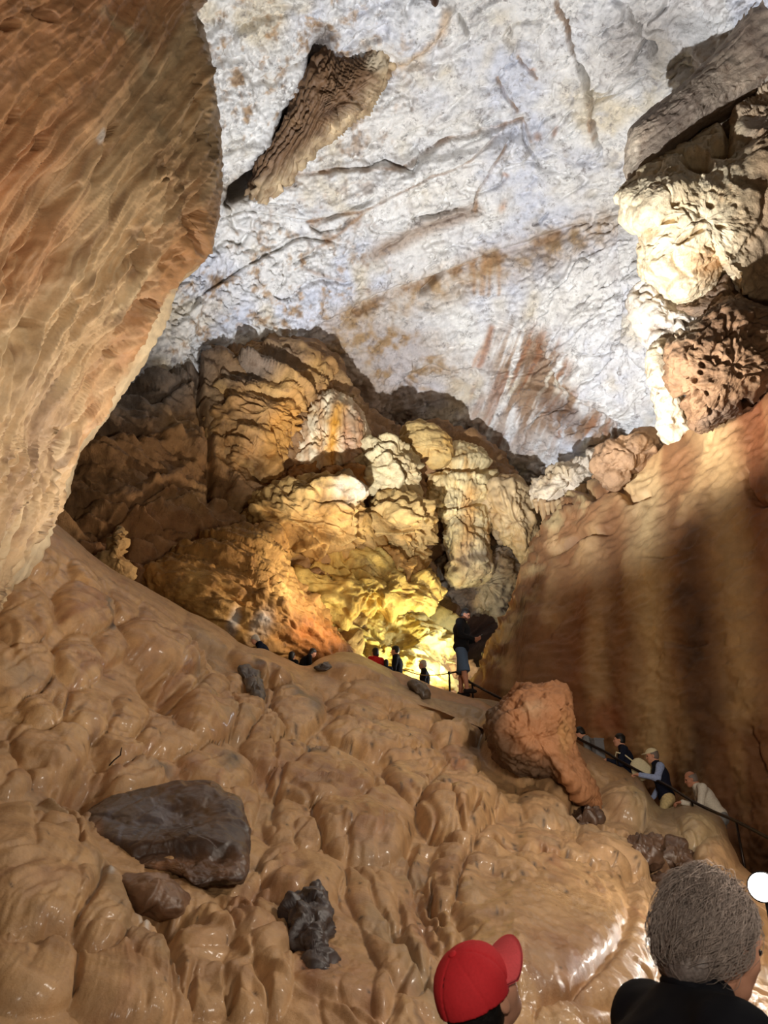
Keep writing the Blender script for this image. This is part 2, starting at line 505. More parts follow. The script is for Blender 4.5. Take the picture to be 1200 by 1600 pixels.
# bedding ledges and cracks
s.step([(335, 640), (420, 560), (535, 488), (600, 462), (680, 436), (760, 404), (870, 360), (975, 333)], 2.2, -0.85, 90, 1)
s.step([(300, 360), (380, 330), (480, 345), (560, 328), (640, 288), (720, 252), (790, 196), (815, 188)], 2.0, 0.4, 70, -1)
s.step([(455, 268), (560, 262), (600, 252), (628, 258), (700, 214), (760, 202), (815, 188), (830, 212)], 1.8, 0.36, 60, 1)
s.step([(590, 395), (640, 360), (740, 330), (745, 300), (790, 220), (815, 190)], 1.8, 0.3, 60, -1)
s.step([(300, 470), (380, 420), (470, 370), (540, 380)], 2.0, 0.2, 50, 1)
s.step([(610, 110), (660, 80), (700, 20), (715, -20)], 2.0, 0.35, 60, -1)
s.step([(905, 360), (920, 410), (930, 440)], 2.0, 0.25, 40, 1)
s.step([(770, 500), (830, 520), (868, 570), (905, 610), (965, 650), (1020, 672), (1035, 690)], 2.2, 0.7, 90, -1)
s.step([(972, 335), (980, 430), (992, 520), (1012, 580)], 2.2, 0.5, 60, -1)
s.step([(500, 500), (560, 520), (640, 470)], 2.0, 0.2, 40, -1)
for g, w, dp in [([(872, -10), (885, 30), (900, 90), (918, 130), (925, 160), (935, 215), (942, 250)], 3.0, 0.35),
                 ([(900, 95), (912, 120), (922, 158)], 6, 0.5), ([(920, 160), (960, 145), (1000, 128)], 2.2, 0.2),
                 ([(716, 15), (728, 40), (735, 50)], 3, 0.3), ([(775, 120), (790, 150), (808, 172)], 2.6, 0.2),
                 ([(808, 85), (824, 104), (838, 122)], 2.5, 0.18), ([(815, 190), (822, 215), (848, 265)], 2.5, 0.2),
                 ([(860, 330), (840, 350), (830, 352)], 2, 0.15), ([(985, 110), (1010, 60), (1000, 30), (985, 0)], 3, 0.3),
                 ([(600, 250), (610, 255), (640, 262), (660, 240)], 2, 0.2), ([(640, 340), (700, 330), (735, 322)], 3, 0.2),
                 ([(480, 350), (500, 362), (530, 356), (545, 340)], 2, 0.18), ([(1012, 55), (1016, 80), (1017, 90)], 3.2, 0.3),
                 ([(830, 255), (848, 265), (870, 262)], 2, 0.15), ([(500, 345), (560, 318), (580, 300)], 4, 0.25),
                 ([(660, 470), (690, 440), (700, 430)], 5, 0.3), ([(850, 230), (900, 255), (960, 255)], 1.6, 0.1)]:
    s.groove(g, max(1.9, w * 0.75), dp * 2.2)
for l_ in ([(335, 640), (420, 560), (535, 488), (600, 462), (680, 436), (760, 404), (870, 360), (975, 333)], [(300, 360), (380, 330), (480, 345), (560, 328), (640, 288), (720, 252), (790, 196), (815, 188)],
           [(455, 268), (560, 262), (600, 252), (628, 258), (700, 214), (760, 202), (815, 188), (830, 212)], [(590, 395), (640, 360), (740, 330), (745, 300), (790, 220), (815, 190)], [(300, 470), (380, 420), (470, 370), (540, 380)],
           [(770, 500), (830, 520), (868, 570), (905, 610), (965, 650), (1020, 672)], [(972, 335), (980, 430), (992, 520), (1012, 580)]):
    s.groove(l_, 2.0, 0.32 + 0.0 * len(l_))
# black gap left of the brown drapery and the lower cave mouth
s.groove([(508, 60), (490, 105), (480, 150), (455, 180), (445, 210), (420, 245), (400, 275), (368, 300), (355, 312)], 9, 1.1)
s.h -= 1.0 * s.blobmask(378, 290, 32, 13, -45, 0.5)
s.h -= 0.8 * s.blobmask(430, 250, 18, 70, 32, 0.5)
# fluted brown flank
flut = s.blobmask(850, 600, 60, 120, -35, 0.4)
fd0 = at(800, 640, 26) - at(840, 540, 25)
s.h += flut * 0.12 * fbm(stretch(P0, fd0, 8.0), 1.8, 3, 0.55, 33, 'r')
s.h -= 1.6 * s.blobmask(860, 830, 55, 60, 0, 0.5)
s.push(s.h)
# colour: white and bluish calcite, creamy and grey patches, rusty lines
n1 = fbm(P0, 0.35, 4, 0.55, 40); n2 = fbm(P0, 1.7, 4, 0.6, 50); n3 = fbm(P0, 5.0, 3, 0.6, 60)
s.C = np.tile(WHITE, (len(s.px), 1))
s.paint(BLUEW, sstep(n1, -0.15, 0.3))
s.paint(lin(226, 210, 178), sstep(fbm(P0, 0.5, 3, 0.5, 70), 0.05, 0.4) * 0.8)
s.paint(GREYW, sstep(n2, 0.12, 0.4) * 0.8)
s.paint(lin(150, 138, 130), sstep(n3 + n2 * 0.6, 0.3, 0.65) * 0.5)
s.paint(lin(240, 238, 234), sstep(fbm(P0, 0.8, 4, 0.6, 45), 0.0, 0.3) * 0.6)
s.paint(lin(190, 150, 100), scal * sstep(n2 + 0.5 * n3, 0.05, 0.4) * 0.85)
s.paint(lin(110, 80, 52), scal * sstep(n2 - 0.3 * n3, 0.22, 0.5) * 0.7)
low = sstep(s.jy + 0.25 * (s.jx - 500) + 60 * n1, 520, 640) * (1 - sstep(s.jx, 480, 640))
s.paint(lin(140, 114, 82), low * 0.95)  # brown rock at the lower left, with the lamp's falloff painted in
s.paint(lin(176, 140, 92), s.blobmask(610, 560, 150, 70, 15, 0.6) * (0.45 + 0.6 * sstep(n2, -0.2, 0.3)))
s.paint(lin(150, 112, 74), s.blobmask(560, 640, 160, 60, 25, 0.6) * 0.7)
# the stained band under the big ledge
s.paint(lin(186, 150, 100), s.stroke([(535, 505), (680, 455), (770, 415), (870, 385), (950, 350)], 26, 0.9) * (0.35 + 0.6 * sstep(n2, -0.3, 0.3)))
s.paint(lin(150, 110, 66), s.stroke([(560, 492), (680, 447), (770, 410), (870, 368)], 6, 0.9) * (0.2 + 0.6 * sstep(n2, -0.2, 0.2)))
s.paint(lin(160, 128, 96), s.stroke([(590, 395), (660, 355), (740, 330)], 13, 0.7) * 0.7)
for l in ([(455, 268), (560, 262), (628, 258), (700, 214), (815, 188), (832, 215)], [(480, 345), (560, 328), (640, 288), (720, 252), (790, 196)],
          [(745, 330), (745, 300), (790, 220)], [(775, 120), (790, 150), (808, 172)], [(808, 85), (824, 104), (838, 122)], [(872, 0), (900, 90)],
          [(480, 395), (520, 370), (600, 300)], [(920, 160), (930, 215)], [(480, 380), (470, 420), (540, 440)]):
    s.paint(lin(170, 128, 84), s.stroke(l, 2.6, 1.0) * (0.25 + 0.55 * sstep(n2, -0.25, 0.2)))
for x, y, rx, ry in ((842, 210, 9, 7), (832, 108, 8, 6), (785, 320, 8, 14), (790, 275, 6, 5), (868, 205, 5, 8), (756, 540, 6, 34), (743, 560, 5, 24)):
    s.paint(lin(190, 130, 72), s.blobmask(x, y, rx, ry, 20, 1.0) * 0.65)
for x in (745, 756, 768, 782, 760):
    s.paint(lin(186, 140, 88), s.stroke([(x, 404 + (x % 7)), (x - 1, 430), (x - 3, 462)], 2.4, 1.0) * 0.6)
s.paint(lin(200, 160, 106), s.stroke([(628, 100), (655, 80), (690, 40), (697, 5)], 8, 0.9) * 0.7)
# striped brown flank at the lower right
fdir = at(800, 640, 26) - at(840, 540, 25); fdir /= np.linalg.norm(fdir)
SF = stretch(P0, fdir, 9.0)
st1 = fbm(SF, 3.6, 3, 0.6, 33); st2 = noise(SF, 4.2, 37)
fl2 = np.clip(s.blobmask(842, 585, 75, 105, -40, 0.5) + s.blobmask(915, 655, 100, 48, 35, 0.5) + s.blobmask(800, 660, 90, 60, 30, 0.6) * 0.7, 0, 1)
s.paint(lin(160, 122, 84), fl2 * sstep(st1, -0.3, 0.12) * 0.9)
s.paint(lin(168, 110, 66), fl2 * sstep(st2, 0.15, 0.45) * 0.7)
s.paint(lin(166, 104, 58), s.stroke([(768, 512), (760, 545), (750, 570)], 4.5, 0.9) * 0.75)
s.paint(lin(120, 84, 56), s.blobmask(880, 640, 60, 22, 40, 0.5) * 0.7)
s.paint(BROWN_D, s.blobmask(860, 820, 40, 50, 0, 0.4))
s.paint(lin(90, 66, 44), s.stroke([(508, 60), (480, 150), (445, 210), (400, 275), (355, 312)], 16, 0.8) * 0.75)  # shadow in the gap beside the drapery painted dark
s.paint(lin(170, 160, 152), s.blobmask(1010, 60, 90, 90, 0, 0.7) * 0.7)
s.rough[:] = 0.62
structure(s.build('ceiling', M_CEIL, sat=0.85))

# ------------------------------------------------------------------ back wall: the brown mass under the vault
d_back = tps([(-100, 700, 18.5), (60, 800, 18.5), (120, 700, 20), (250, 620, 22), (400, 560, 23.8), (500, 560, 24.5), (600, 660, 24.5), (750, 700, 25.5), (830, 800, 24.5),
              (200, 800, 18.8), (300, 760, 20.5), (400, 750, 21.5), (350, 900, 18.6), (500, 900, 21), (620, 830, 23), (700, 800, 25), (700, 930, 25), (760, 900, 25.5),
              (560, 1000, 20.6), (680, 1040, 21), (400, 1000, 17.6), (250, 980, 17), (100, 900, 16.5), (800, 1000, 25), (400, 1150, 17), (700, 1150, 21), (800, 1150, 24)])
s = edged('x', -60, 905, 1160, [(-60, 820), (40, 770), (130, 668), (220, 598), (310, 560), (400, 538), (470, 542), (510, 563), (545, 612), (585, 655), (640, 676), (700, 690), (755, 704), (800, 742), (835, 790), (905, 850)], STEP, 34, 1.3, d_back, 4.0)
P0 = s.P.copy()
bed = np.array([0.30, 0.15, 0.94]); bed /= np.linalg.norm(bed)
s.h += rocky(s, amp=0.55, sc=0.45, crag=0.16, csc=1.1, fine=0.05, facet=0.35, fsc=0.7, strata=((0.95, 0.0, -0.3), bed, 1.6, 0.16), seed=4.0)
for g, w, dp in [([(312, 545), (308, 620), (322, 690), (330, 760), (325, 800)], 5, 0.6), ([(60, 740), (150, 690), (240, 690), (300, 650)], 12, 0.5),
                 ([(110, 790), (200, 800), (270, 770), (320, 770)], 4, 0.35), ([(140, 850), (220, 800), (300, 780)], 4, 0.3),
                 ([(230, 640), (280, 600), (310, 590)], 5, 0.3), ([(330, 760), (370, 790), (420, 790), (450, 760)], 7, 0.6),
                 ([(200, 830), (195, 900), (230, 930)], 5, 0.4), ([(430, 830), (445, 880), (480, 930), (530, 990)], 8, 0.7),
                 ([(405, 835), (440, 860), (470, 880)], 6, 0.5), ([(255, 890), (330, 900), (430, 890)], 3, 0.2), ([(260, 930), (340, 945), (440, 930)], 3, 0.2),
                 ([(400, 745), (470, 740), (530, 745), (560, 770), (575, 830), (610, 870), (650, 890)], 8, 0.7)]:
    s.groove(g, w, dp)
s.step([(95, 720), (200, 700), (290, 660), (310, 650)], 3, 0.4, 50, 1)
s.step([(130, 800), (250, 760), (330, 700)], 3, 0.3, 50, 1)
s.step([(250, 960), (350, 870), (430, 845)], 3, 0.3, 60, 1)
# recess of the passage at the back
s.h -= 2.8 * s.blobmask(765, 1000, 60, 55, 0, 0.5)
s.push(s.h)
n1 = fbm(P0, 0.5, 4, 0.55, 41); n2 = fbm(P0, 2.0, 4, 0.6, 51); n3 = fbm(stretch(P0, (0.95, 0, -0.3), 4), 3.0, 3, 0.6, 61)
s.C = np.tile(lin(150, 112, 72), (len(s.px), 1))
s.paint(lin(184, 146, 96), sstep(n1, 0.0, 0.4) * 0.8)
s.paint(lin(112, 80, 50), sstep(n2, 0.1, 0.45) * 0.6)
s.paint(lin(128, 116, 104), s.blobmask(230, 600, 150, 80, -30, 0.6) * 0.85)
s.paint(lin(136, 108, 76), s.blobmask(400, 600, 120, 70, -20, 0.5) * 0.6)
s.paint(lin(196, 152, 92), s.blobmask(380, 700, 60, 60, 0, 0.6) * 0.5)
s.paint(lin(144, 92, 50), s.blobmask(230, 860, 150, 70, 0, 0.7) * 0.6)
s.paint(lin(176, 138, 88), s.blobmask(350, 890, 110, 60, 0, 0.5) * 0.7)
s.paint(lin(196, 186, 172), (s.blobmask(408, 975, 22, 34, 20, 0.7) + s.blobmask(365, 975, 16, 30, 10, 0.7)) * (0.5 + sstep(n2, -0.2, 0.2)) * 0.7)
s.paint(lin(150, 96, 52), s.blobmask(480, 985, 70, 40, 20, 0.6) * 0.7)
s.paint(lin(206, 196, 120), s.blobmask(620, 990, 90, 90, 0, 0.6) * 0.5)  # yellow lamp glow put into the rock colour
s.paint(lin(150, 138, 120), s.blobmask(750, 880, 60, 60, 0, 0.6) * 0.8)
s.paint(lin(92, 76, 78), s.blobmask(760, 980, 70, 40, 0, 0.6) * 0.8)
s.rough[:] = 0.6 - 0.15 * sstep(n2, 0, 0.4)
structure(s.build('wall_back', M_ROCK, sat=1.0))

def boulder_rock(name, label, cat, outline, d, bulge, colour, mat=M_ROCK, tilt=(0, 0), step=2.2, p=0.62, seed=0.0, kw=None, extra=None, paint=None, rough=0.6, center=None, back=None, jit=4, sat=1.12):
    s = blob(outline, d, bulge, back, tilt, step, p, center)
    s.jitter(jit, 0.03)
    P0 = s.P.copy()
    k = dict(amp=0.22, sc=0.8, crag=0.10, csc=1.6, fine=0.03, facet=0.18, fsc=1.2, seed=seed)
    k.update(kw or {})
    s.h += rocky(s, **k)
    if extra: extra(s, P0)
    s.push(s.h)
    n1 = fbm(P0, 0.9, 4, 0.55, 41 + seed); n2 = fbm(P0, 3.0, 4, 0.6, 51 + seed)
    c0, c1, c2 = colour
    s.C = np.tile(np.array(c0), (len(s.px), 1))
    s.paint(c1, sstep(n1, -0.1, 0.35)); s.paint(c2, sstep(n2, 0.1, 0.45) * 0.7)
    if paint: paint(s, P0, n1, n2)
    s.rough[:] = rough
    o = s.build(name, mat, sat=sat)
    return tag(o, label, cat)

bedk = ((0.95, 0.0, -0.3), bed, 2.2, 0.14)
def vribs(amp, fr, lean=0.0, lo=0.0):
    def f(s, P0):
        Q = stretch(P0 + 0.05 * np.stack([noise(P0, 0.8, 5)] * 3, 1), (-lean * 0.8, 0, 1), 14.0)
        s.h += amp * 1.1 * fbm(Q, fr * 22, 2, 0.5, 5, 'r') + amp * 0.8 * fbm(Q, fr * 5, 2, 0.5, 8)
    return f

# formations standing out of the back wall
def p_drape(s, P0, n1, n2):
    st = 0.5 + 0.5 * np.sin(s.jx * 0.34 + 3 * noise(stretch(P0, (0, 0, 1), 8), 1.5))
    s.paint(lin(170, 124, 82), st * 0.6)
    s.paint(lin(206, 146, 62), s.stroke([(528, 640), (520, 690), (512, 740)], 9, 0.9) * 0.8)
    s.paint(lin(150, 104, 76), s.blobmask(552, 690, 26, 60, 0, 0.6) * 0.6)
boulder_rock('ribbed_drapery', 'pale domed calcite drapery with fine vertical ribs high on the back wall', 'drapery formation',
    [(450, 728), (460, 692), (476, 652), (490, 628), (515, 614), (545, 626), (568, 652), (578, 690), (572, 718), (556, 738), (520, 736), (500, 748), (470, 744)],
    23.6, 1.3, (lin(222, 204, 172), lin(206, 176, 130), lin(188, 150, 104)), M_DRAPE, tilt=(0.2, -0.5), kw=dict(amp=0.12, crag=0.03, facet=0.03, fine=0.02), extra=vribs(0.11, 0.33, 0.12), paint=p_drape, seed=1)
boulder_rock('bedded_outcrop', 'brown layered outcrop with upturned beds left of the ribbed drapery', 'rock outcrop',
    [(316, 640), (326, 580), (360, 552), (420, 540), (470, 545), (505, 562), (514, 590), (500, 618), (478, 640), (462, 690), (446, 728), (420, 752), (380, 752), (345, 748), (326, 700)],
    23.6, 1.7, (lin(160, 122, 80), lin(186, 148, 98), lin(126, 92, 58)), tilt=(0.5, -1.2), kw=dict(amp=0.25, facet=0.25, strata=bedk), seed=2, p=0.8,
    paint=lambda s, P0, n1, n2: (s.paint(lin(120, 112, 104), s.blobmask(400, 575, 90, 30, -12, 0.7) * 0.7), s.paint(lin(206, 150, 84), s.blobmask(440, 670, 30, 70, 20, 0.6) * 0.7)))
boulder_rock('knobbly_outcrop', 'orange brown knobbly rock ledge under the layered outcrop', 'rock outcrop',
    [(325, 770), (350, 745), (400, 738), (450, 722), (500, 730), (560, 730), (568, 748), (520, 760), (460, 770), (410, 790), (370, 800), (335, 800)],
    22.6, 0.9, (lin(166, 118, 70), lin(150, 104, 62), lin(110, 76, 48)), seed=3, kw=dict(facet=0.25))
boulder_rock('pale_boulder', 'pale cracked boulder perched between drapery and banded column', 'boulder',
    [(562, 742), (574, 704), (600, 686), (622, 692), (648, 718), (656, 745), (640, 768), (600, 772), (574, 770)],
    23.0, 0.9, (lin(214, 196, 156), lin(196, 172, 128), lin(150, 118, 78)), seed=4, kw=dict(facet=0.30, strata=bedk))
boulder_rock('stacked_slab', 'tan rounded slab behind the pale boulder, leaning on the banded column', 'rock slab',
    [(628, 690), (640, 672), (670, 668), (695, 682), (706, 704), (694, 724), (660, 722), (636, 712)],
    24.4, 0.8, (lin(206, 176, 122), lin(190, 150, 92), lin(140, 104, 64)), seed=5, kw=dict(facet=0.05, strata=(None or (1, 0, 0), (0, 0, 1.0), 3.0, 0.12)))

def column_bands(s, P0):
    z = P0[:, 2] * 1.15 + 0.5 * noise(P0, 0.6, 3)
    fr = z - np.floor(z)
    s.h += 0.16 * (sstep(fr, 0, 0.6) - sstep(fr, 0.85, 1.0)) * np.sin(np.floor(z) * 2.1 + 0.8) ** 2
    s.h += 0.03 * np.abs(np.sin(s.jx * 0.5 + noise(P0, 1.0)))
    s.groove([(650, 738), (700, 730), (745, 736), (775, 728)], 4, 0.35, False)
    s.groove([(660, 800), (720, 790), (770, 782)], 3, 0.25, False)
def p_col(s, P0, n1, n2):
    st = noise(stretch(P0, (0, 0, 1), 9), 3.0, 4)
    s.paint(lin(200, 150, 84), sstep(st, 0.05, 0.4) * 0.6)
    s.paint(lin(190, 130, 60), s.stroke([(735, 770), (732, 830), (722, 880)], 10, 0.9) * 0.6)
    s.paint(lin(172, 160, 142), s.blobmask(745, 880, 50, 50, 0, 0.7) * 0.7)
boulder_rock('banded_column', 'cream flowstone column with stacked bands in the middle of the back wall', 'flowstone column',
    [(664, 790), (668, 752), (662, 728), (690, 716), (698, 702), (716, 692), (744, 697), (760, 714), (772, 738), (766, 772), (768, 812), (758, 848), (766, 884), (742, 915), (708, 915), (704, 860), (690, 815)],
    24.4, 1.3, (lin(224, 204, 160), lin(214, 186, 134), lin(196, 158, 104)), M_ROCK, tilt=(0.3, -0.9), kw=dict(amp=0.1, crag=0.03, facet=0.04), extra=column_bands, paint=p_col, seed=6, center=(718, 800))
boulder_rock('folded_curtain', 'grey tan curtain of folded flowstone right of the banded column', 'drapery formation',
    [(764, 772), (778, 752), (806, 752), (826, 776), (838, 810), (842, 850), (836, 880), (816, 872), (806, 850), (786, 838), (768, 808)],
    24.2, 1.0, (lin(190, 166, 130), lin(168, 138, 100), lin(128, 98, 66)), M_DRAPE, extra=vribs(0.14, 0.17, 0.25), seed=7, kw=dict(facet=0.05))
boulder_rock('tan_boulder', 'tan angular boulder below the pale boulder, in front of a dark gap', 'boulder',
    [(572, 806), (588, 786), (640, 778), (668, 790), (676, 812), (662, 848), (656, 886), (638, 878), (600, 854), (580, 838)],
    22.0, 1.0, (lin(204, 172, 118), lin(190, 150, 96), lin(130, 96, 58)), seed=8, kw=dict(facet=0.32, strata=bedk))
boulder_rock('broad_boulder', 'broad tan boulder with a pale crest under the ribbed drapery', 'boulder',
    [(386, 800), (412, 774), (470, 756), (522, 754), (556, 766), (562, 796), (572, 832), (562, 862), (520, 880), (470, 880), (432, 858), (404, 834)],
    21.2, 1.4, (lin(194, 158, 104), lin(176, 136, 84), lin(120, 88, 54)), seed=9, kw=dict(facet=0.32, strata=bedk),
    paint=lambda s, P0, n1, n2: s.paint(lin(206, 196, 176), s.blobmask(540, 775, 30, 20, 0, 0.7) * (0.5 + n2)))
boulder_rock('ledge_boulder', 'low brown boulder wedged under the tan boulder', 'boulder',
    [(575, 862), (600, 852), (640, 872), (664, 888), (655, 902), (620, 898), (585, 880)],
    21.6, 0.6, (lin(186, 146, 92), lin(160, 118, 70), lin(120, 84, 50)), seed=10)
boulder_rock('rippled_outcrop', 'tan outcrop with rippled beds just above the bright yellow rock face', 'rock outcrop',
    [(452, 905), (480, 878), (540, 862), (600, 866), (652, 884), (684, 908), (688, 932), (668, 950), (620, 948), (560, 950), (500, 945)],
    21.6, 1.3, (lin(212, 184, 116), lin(200, 164, 98), lin(146, 108, 60)), seed=11, kw=dict(facet=0.3, strata=bedk), tilt=(0.6, -1.0))
boulder_rock('rock_face', 'rock face in full yellow glow behind the visitors on the ridge', 'rock outcrop',
    [(470, 950), (520, 938), (600, 935), (660, 945), (696, 975), (708, 1020), (715, 1095), (640, 1110), (560, 1090), (520, 1030), (490, 985)],
    21.5, 1.1, (lin(216, 200, 136), lin(206, 184, 112), lin(150, 120, 70)), seed=12, kw=dict(facet=0.3, strata=bedk), tilt=(0.5, -0.8))
boulder_rock('brown_slope_rock', 'smooth brown bedded rock swelling above the ridge at left', 'rock outcrop',
    [(232, 905), (270, 868), (340, 836), (400, 828), (436, 846), (452, 886), (480, 940), (520, 990), (545, 1030), (440, 1050), (340, 1000), (270, 950)],
    18.6, 1.5, (lin(170, 128, 78), lin(184, 146, 92), lin(130, 92, 54)), seed=13, kw=dict(amp=0.2, facet=0.12, strata=bedk), tilt=(0.6, -1.0),
    paint=lambda s, P0, n1, n2: (s.paint(lin(190, 184, 176), (s.blobmask(408, 978, 18, 30, 20, 0.8) + s.blobmask(366, 972, 12, 26, 10, 0.8)) * (0.6 + n2)),
                                 s.paint(lin(150, 92, 48), s.blobmask(490, 1000, 60, 40, 20, 0.6) * 0.8), s.paint(lin(206, 172, 112), s.blobmask(440, 930, 24, 20, 0, 0.7) * 0.8)))
boulder_rock('split_stone', 'small pale split stone on the dark slope at far left', 'stone',
    [(152, 884), (170, 858), (186, 824), (192, 846), (190, 868), (202, 884), (198, 912), (170, 905)],
    16.6, 0.5, (lin(196, 160, 112), lin(170, 134, 90), lin(120, 88, 56)), seed=14, kw=dict(facet=0.2, crag=0.04, amp=0.08, crack=0.08))
boulder_rock('grey_cliff_foot', 'grey knobbly rock under the banded column, above the dark passage', 'rock outcrop',
    [(690, 905), (700, 870), (740, 870), (780, 850), (815, 868), (826, 900), (812, 950), (795, 985), (762, 952), (720, 948), (695, 940)],
    24.6, 0.9, (lin(160, 146, 128), lin(140, 118, 94), lin(104, 86, 70)), seed=15, kw=dict(crag=0.16, csc=2.4, facet=0.12))

# ------------------------------------------------------------------ upper right: hanging rocks
def pits(n, box, r, dp, seed):
    def f(s, P0):
        rr = random.Random(seed)
        for _ in range(n):
            x, y = rr.uniform(box[0], box[2]), rr.uniform(box[1], box[3]); q = r * rr.uniform(0.5, 1.5)
            s.h -= dp * s.blobmask(x, y, q, q * rr.uniform(0.6, 1.4), rr.uniform(0, 90), 0.7)
    return f
boulder_rock('hanging_slab', 'smooth taupe slab edge slanting up to the top right corner', 'rock slab',
    [(979, 262), (984, 214), (998, 192), (1040, 156), (1075, 126), (1110, 92), (1150, 46), (1196, -12), (1290, -120), (1390, -60), (1300, 60), (1206, 128), (1150, 170), (1092, 204), (1044, 240), (1006, 270), (986, 280)],
    18.4, 0.8, (lin(168, 146, 122), lin(148, 126, 106), lin(190, 170, 146)), seed=21, kw=dict(amp=0.10, sc=0.5, facet=0.05, fsc=0.5, crag=0.04, flake=0.02, crack=0.05, strata=((0.7, 0, 0.7), np.array([0.6, 0.3, -0.74]), 1.5, 0.05)), p=0.5, sat=0.85,
    paint=lambda s, P0, n1, n2: s.paint(lin(226, 206, 176), s.blobmask(988, 240, 12, 44, 10, 0.7) * 0.8))
boulder_rock('pale_side_rock', 'pale tan crag filling the right edge beside the cream hanging rock', 'rock face',
    [(1146, 232), (1150, 180), (1176, 140), (1210, 108), (1300, 20), (1420, -60), (1460, 240), (1400, 520), (1300, 540), (1210, 510), (1176, 478), (1160, 420), (1150, 330)],
    18.0, 0.9, (lin(206, 178, 142), lin(182, 148, 108), lin(222, 212, 200)), seed=29, p=0.5, sat=0.9, kw=dict(amp=0.25, sc=0.5, facet=0.16, crag=0.12, flake=0.05))
def lump_extra(s, P0):
    s.h -= 0.9 * s.blobmask(1090, 250, 26, 20, 20, 0.5)
    s.h -= 0.8 * s.blobmask(1130, 225, 20, 12, -20, 0.6)
    s.groove([(1140, 120), (1130, 170), (1142, 230)], 7, 0.5)
    for x, y, rx, ry, a in ((1048, 343, 16, 6, -20), (1072, 372, 18, 6, -30), (1108, 324, 7, 5, 0), (1122, 356, 8, 4, -10), (1055, 320, 8, 4, -20), (1090, 360, 10, 6, -30)):
        s.h -= 0.35 * s.blobmask(x, y, rx, ry, a, 0.6)
    s.step([(975, 335), (1010, 345), (1040, 320), (1090, 290)], 3, 0.3, 40, -1)
boulder_rock('cream_hanging_rock', 'large cream rock hanging at the upper right with small hollows', 'hanging rock',
    [(966, 308), (976, 288), (1012, 262), (1040, 240), (1086, 212), (1130, 190), (1200, 165), (1300, 140), (1340, 330), (1300, 470), (1200, 505), (1168, 476), (1135, 432), (1100, 462), (1062, 474), (1024, 448), (1004, 428), (1006, 392), (1012, 352), (984, 338)],
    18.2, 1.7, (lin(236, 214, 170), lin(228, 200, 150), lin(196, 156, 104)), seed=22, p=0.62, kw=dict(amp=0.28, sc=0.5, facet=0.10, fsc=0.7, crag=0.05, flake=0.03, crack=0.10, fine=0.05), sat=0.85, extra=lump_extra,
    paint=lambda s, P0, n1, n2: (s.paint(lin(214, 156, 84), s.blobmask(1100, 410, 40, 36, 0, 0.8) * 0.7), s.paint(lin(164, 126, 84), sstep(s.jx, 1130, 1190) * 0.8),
                                 s.paint(lin(206, 196, 190), s.blobmask(1180, 150, 50, 60, 0, 0.7) * 0.5)))
boulder_rock('shaded_wedge', 'flat brown wedge of rock tucked under the cream hanging rock', 'rock slab',
    [(1060, 478), (1098, 462), (1134, 430), (1150, 455), (1166, 478), (1200, 500), (1180, 520), (1120, 500), (1080, 490)],
    17.6, 0.5, (lin(140, 112, 84), lin(120, 92, 64), lin(160, 130, 96)), seed=23, sat=0.85, kw=dict(amp=0.08, facet=0.05, crag=0.04))
boulder_rock('bright_fin', 'narrow bright cream fin of rock left of the pitted brown overhang', 'rock fin',
    [(1012, 552), (1030, 535), (1046, 548), (1056, 590), (1060, 620), (1078, 658), (1080, 674), (1046, 694), (1034, 650), (1020, 600)],
    18.4, 0.7, (lin(238, 218, 180), lin(226, 200, 156), lin(190, 150, 104)), seed=24, sat=0.8, kw=dict(facet=0.12, flake=0.03))
boulder_rock('ceiling_spur', 'pale ceiling spur between the cream rock and pitted overhang', 'rock fin',
    [(985, 470), (1008, 440), (1050, 470), (1100, 470), (1130, 480), (1090, 505), (1050, 525), (1024, 548), (1010, 545)],
    19.0, 0.6, (lin(226, 214, 196), lin(206, 190, 166), lin(176, 150, 120)), seed=25, sat=0.8, kw=dict(facet=0.1, flake=0.03))
boulder_rock('pitted_overhang', 'brown pitted boulder jutting over the top of the right wall', 'overhanging boulder',
    [(1048, 575), (1044, 552), (1062, 520), (1096, 498), (1140, 470), (1200, 482), (1300, 500), (1340, 560), (1270, 590), (1200, 613), (1150, 642), (1108, 666), (1084, 668), (1074, 640), (1056, 612)],
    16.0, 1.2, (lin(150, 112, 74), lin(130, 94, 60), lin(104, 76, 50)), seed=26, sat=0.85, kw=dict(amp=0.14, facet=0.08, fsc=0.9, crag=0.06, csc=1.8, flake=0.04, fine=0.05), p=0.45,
    extra=pits(40, (1060, 510, 1210, 640), 5, 0.22, 3),
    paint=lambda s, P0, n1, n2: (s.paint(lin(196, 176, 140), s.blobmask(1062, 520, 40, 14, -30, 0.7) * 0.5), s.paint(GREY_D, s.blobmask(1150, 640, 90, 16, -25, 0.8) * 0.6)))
boulder_rock('wall_top_knob', 'low brown knob on the crest of the right wall', 'rock knob',
    [(930, 726), (956, 690), (985, 676), (1014, 676), (1034, 694), (1046, 700), (1000, 740), (950, 760)],
    19.0, 0.7, (lin(160, 122, 82), lin(140, 104, 68), lin(112, 82, 54)), seed=27, sat=0.85, kw=dict(facet=0.1, crag=0.06, flake=0.02))
def chan(s, P0):
    t = (s.jx * 0.85 + s.jy * 0.5) * 0.42 + 1.4 * noise(P0, 0.9, 5)
    m = s.blobmask(545, 140, 60, 70, 30, 0.5)
    t2 = (s.jy - 0.4 * s.jx) * 0.55 + 2.5 * noise(P0, 0.8, 7)
    s.h += 0.10 * np.abs(np.sin(t)) * (1 - m) + 0.13 * np.abs(np.sin(t2)) * m
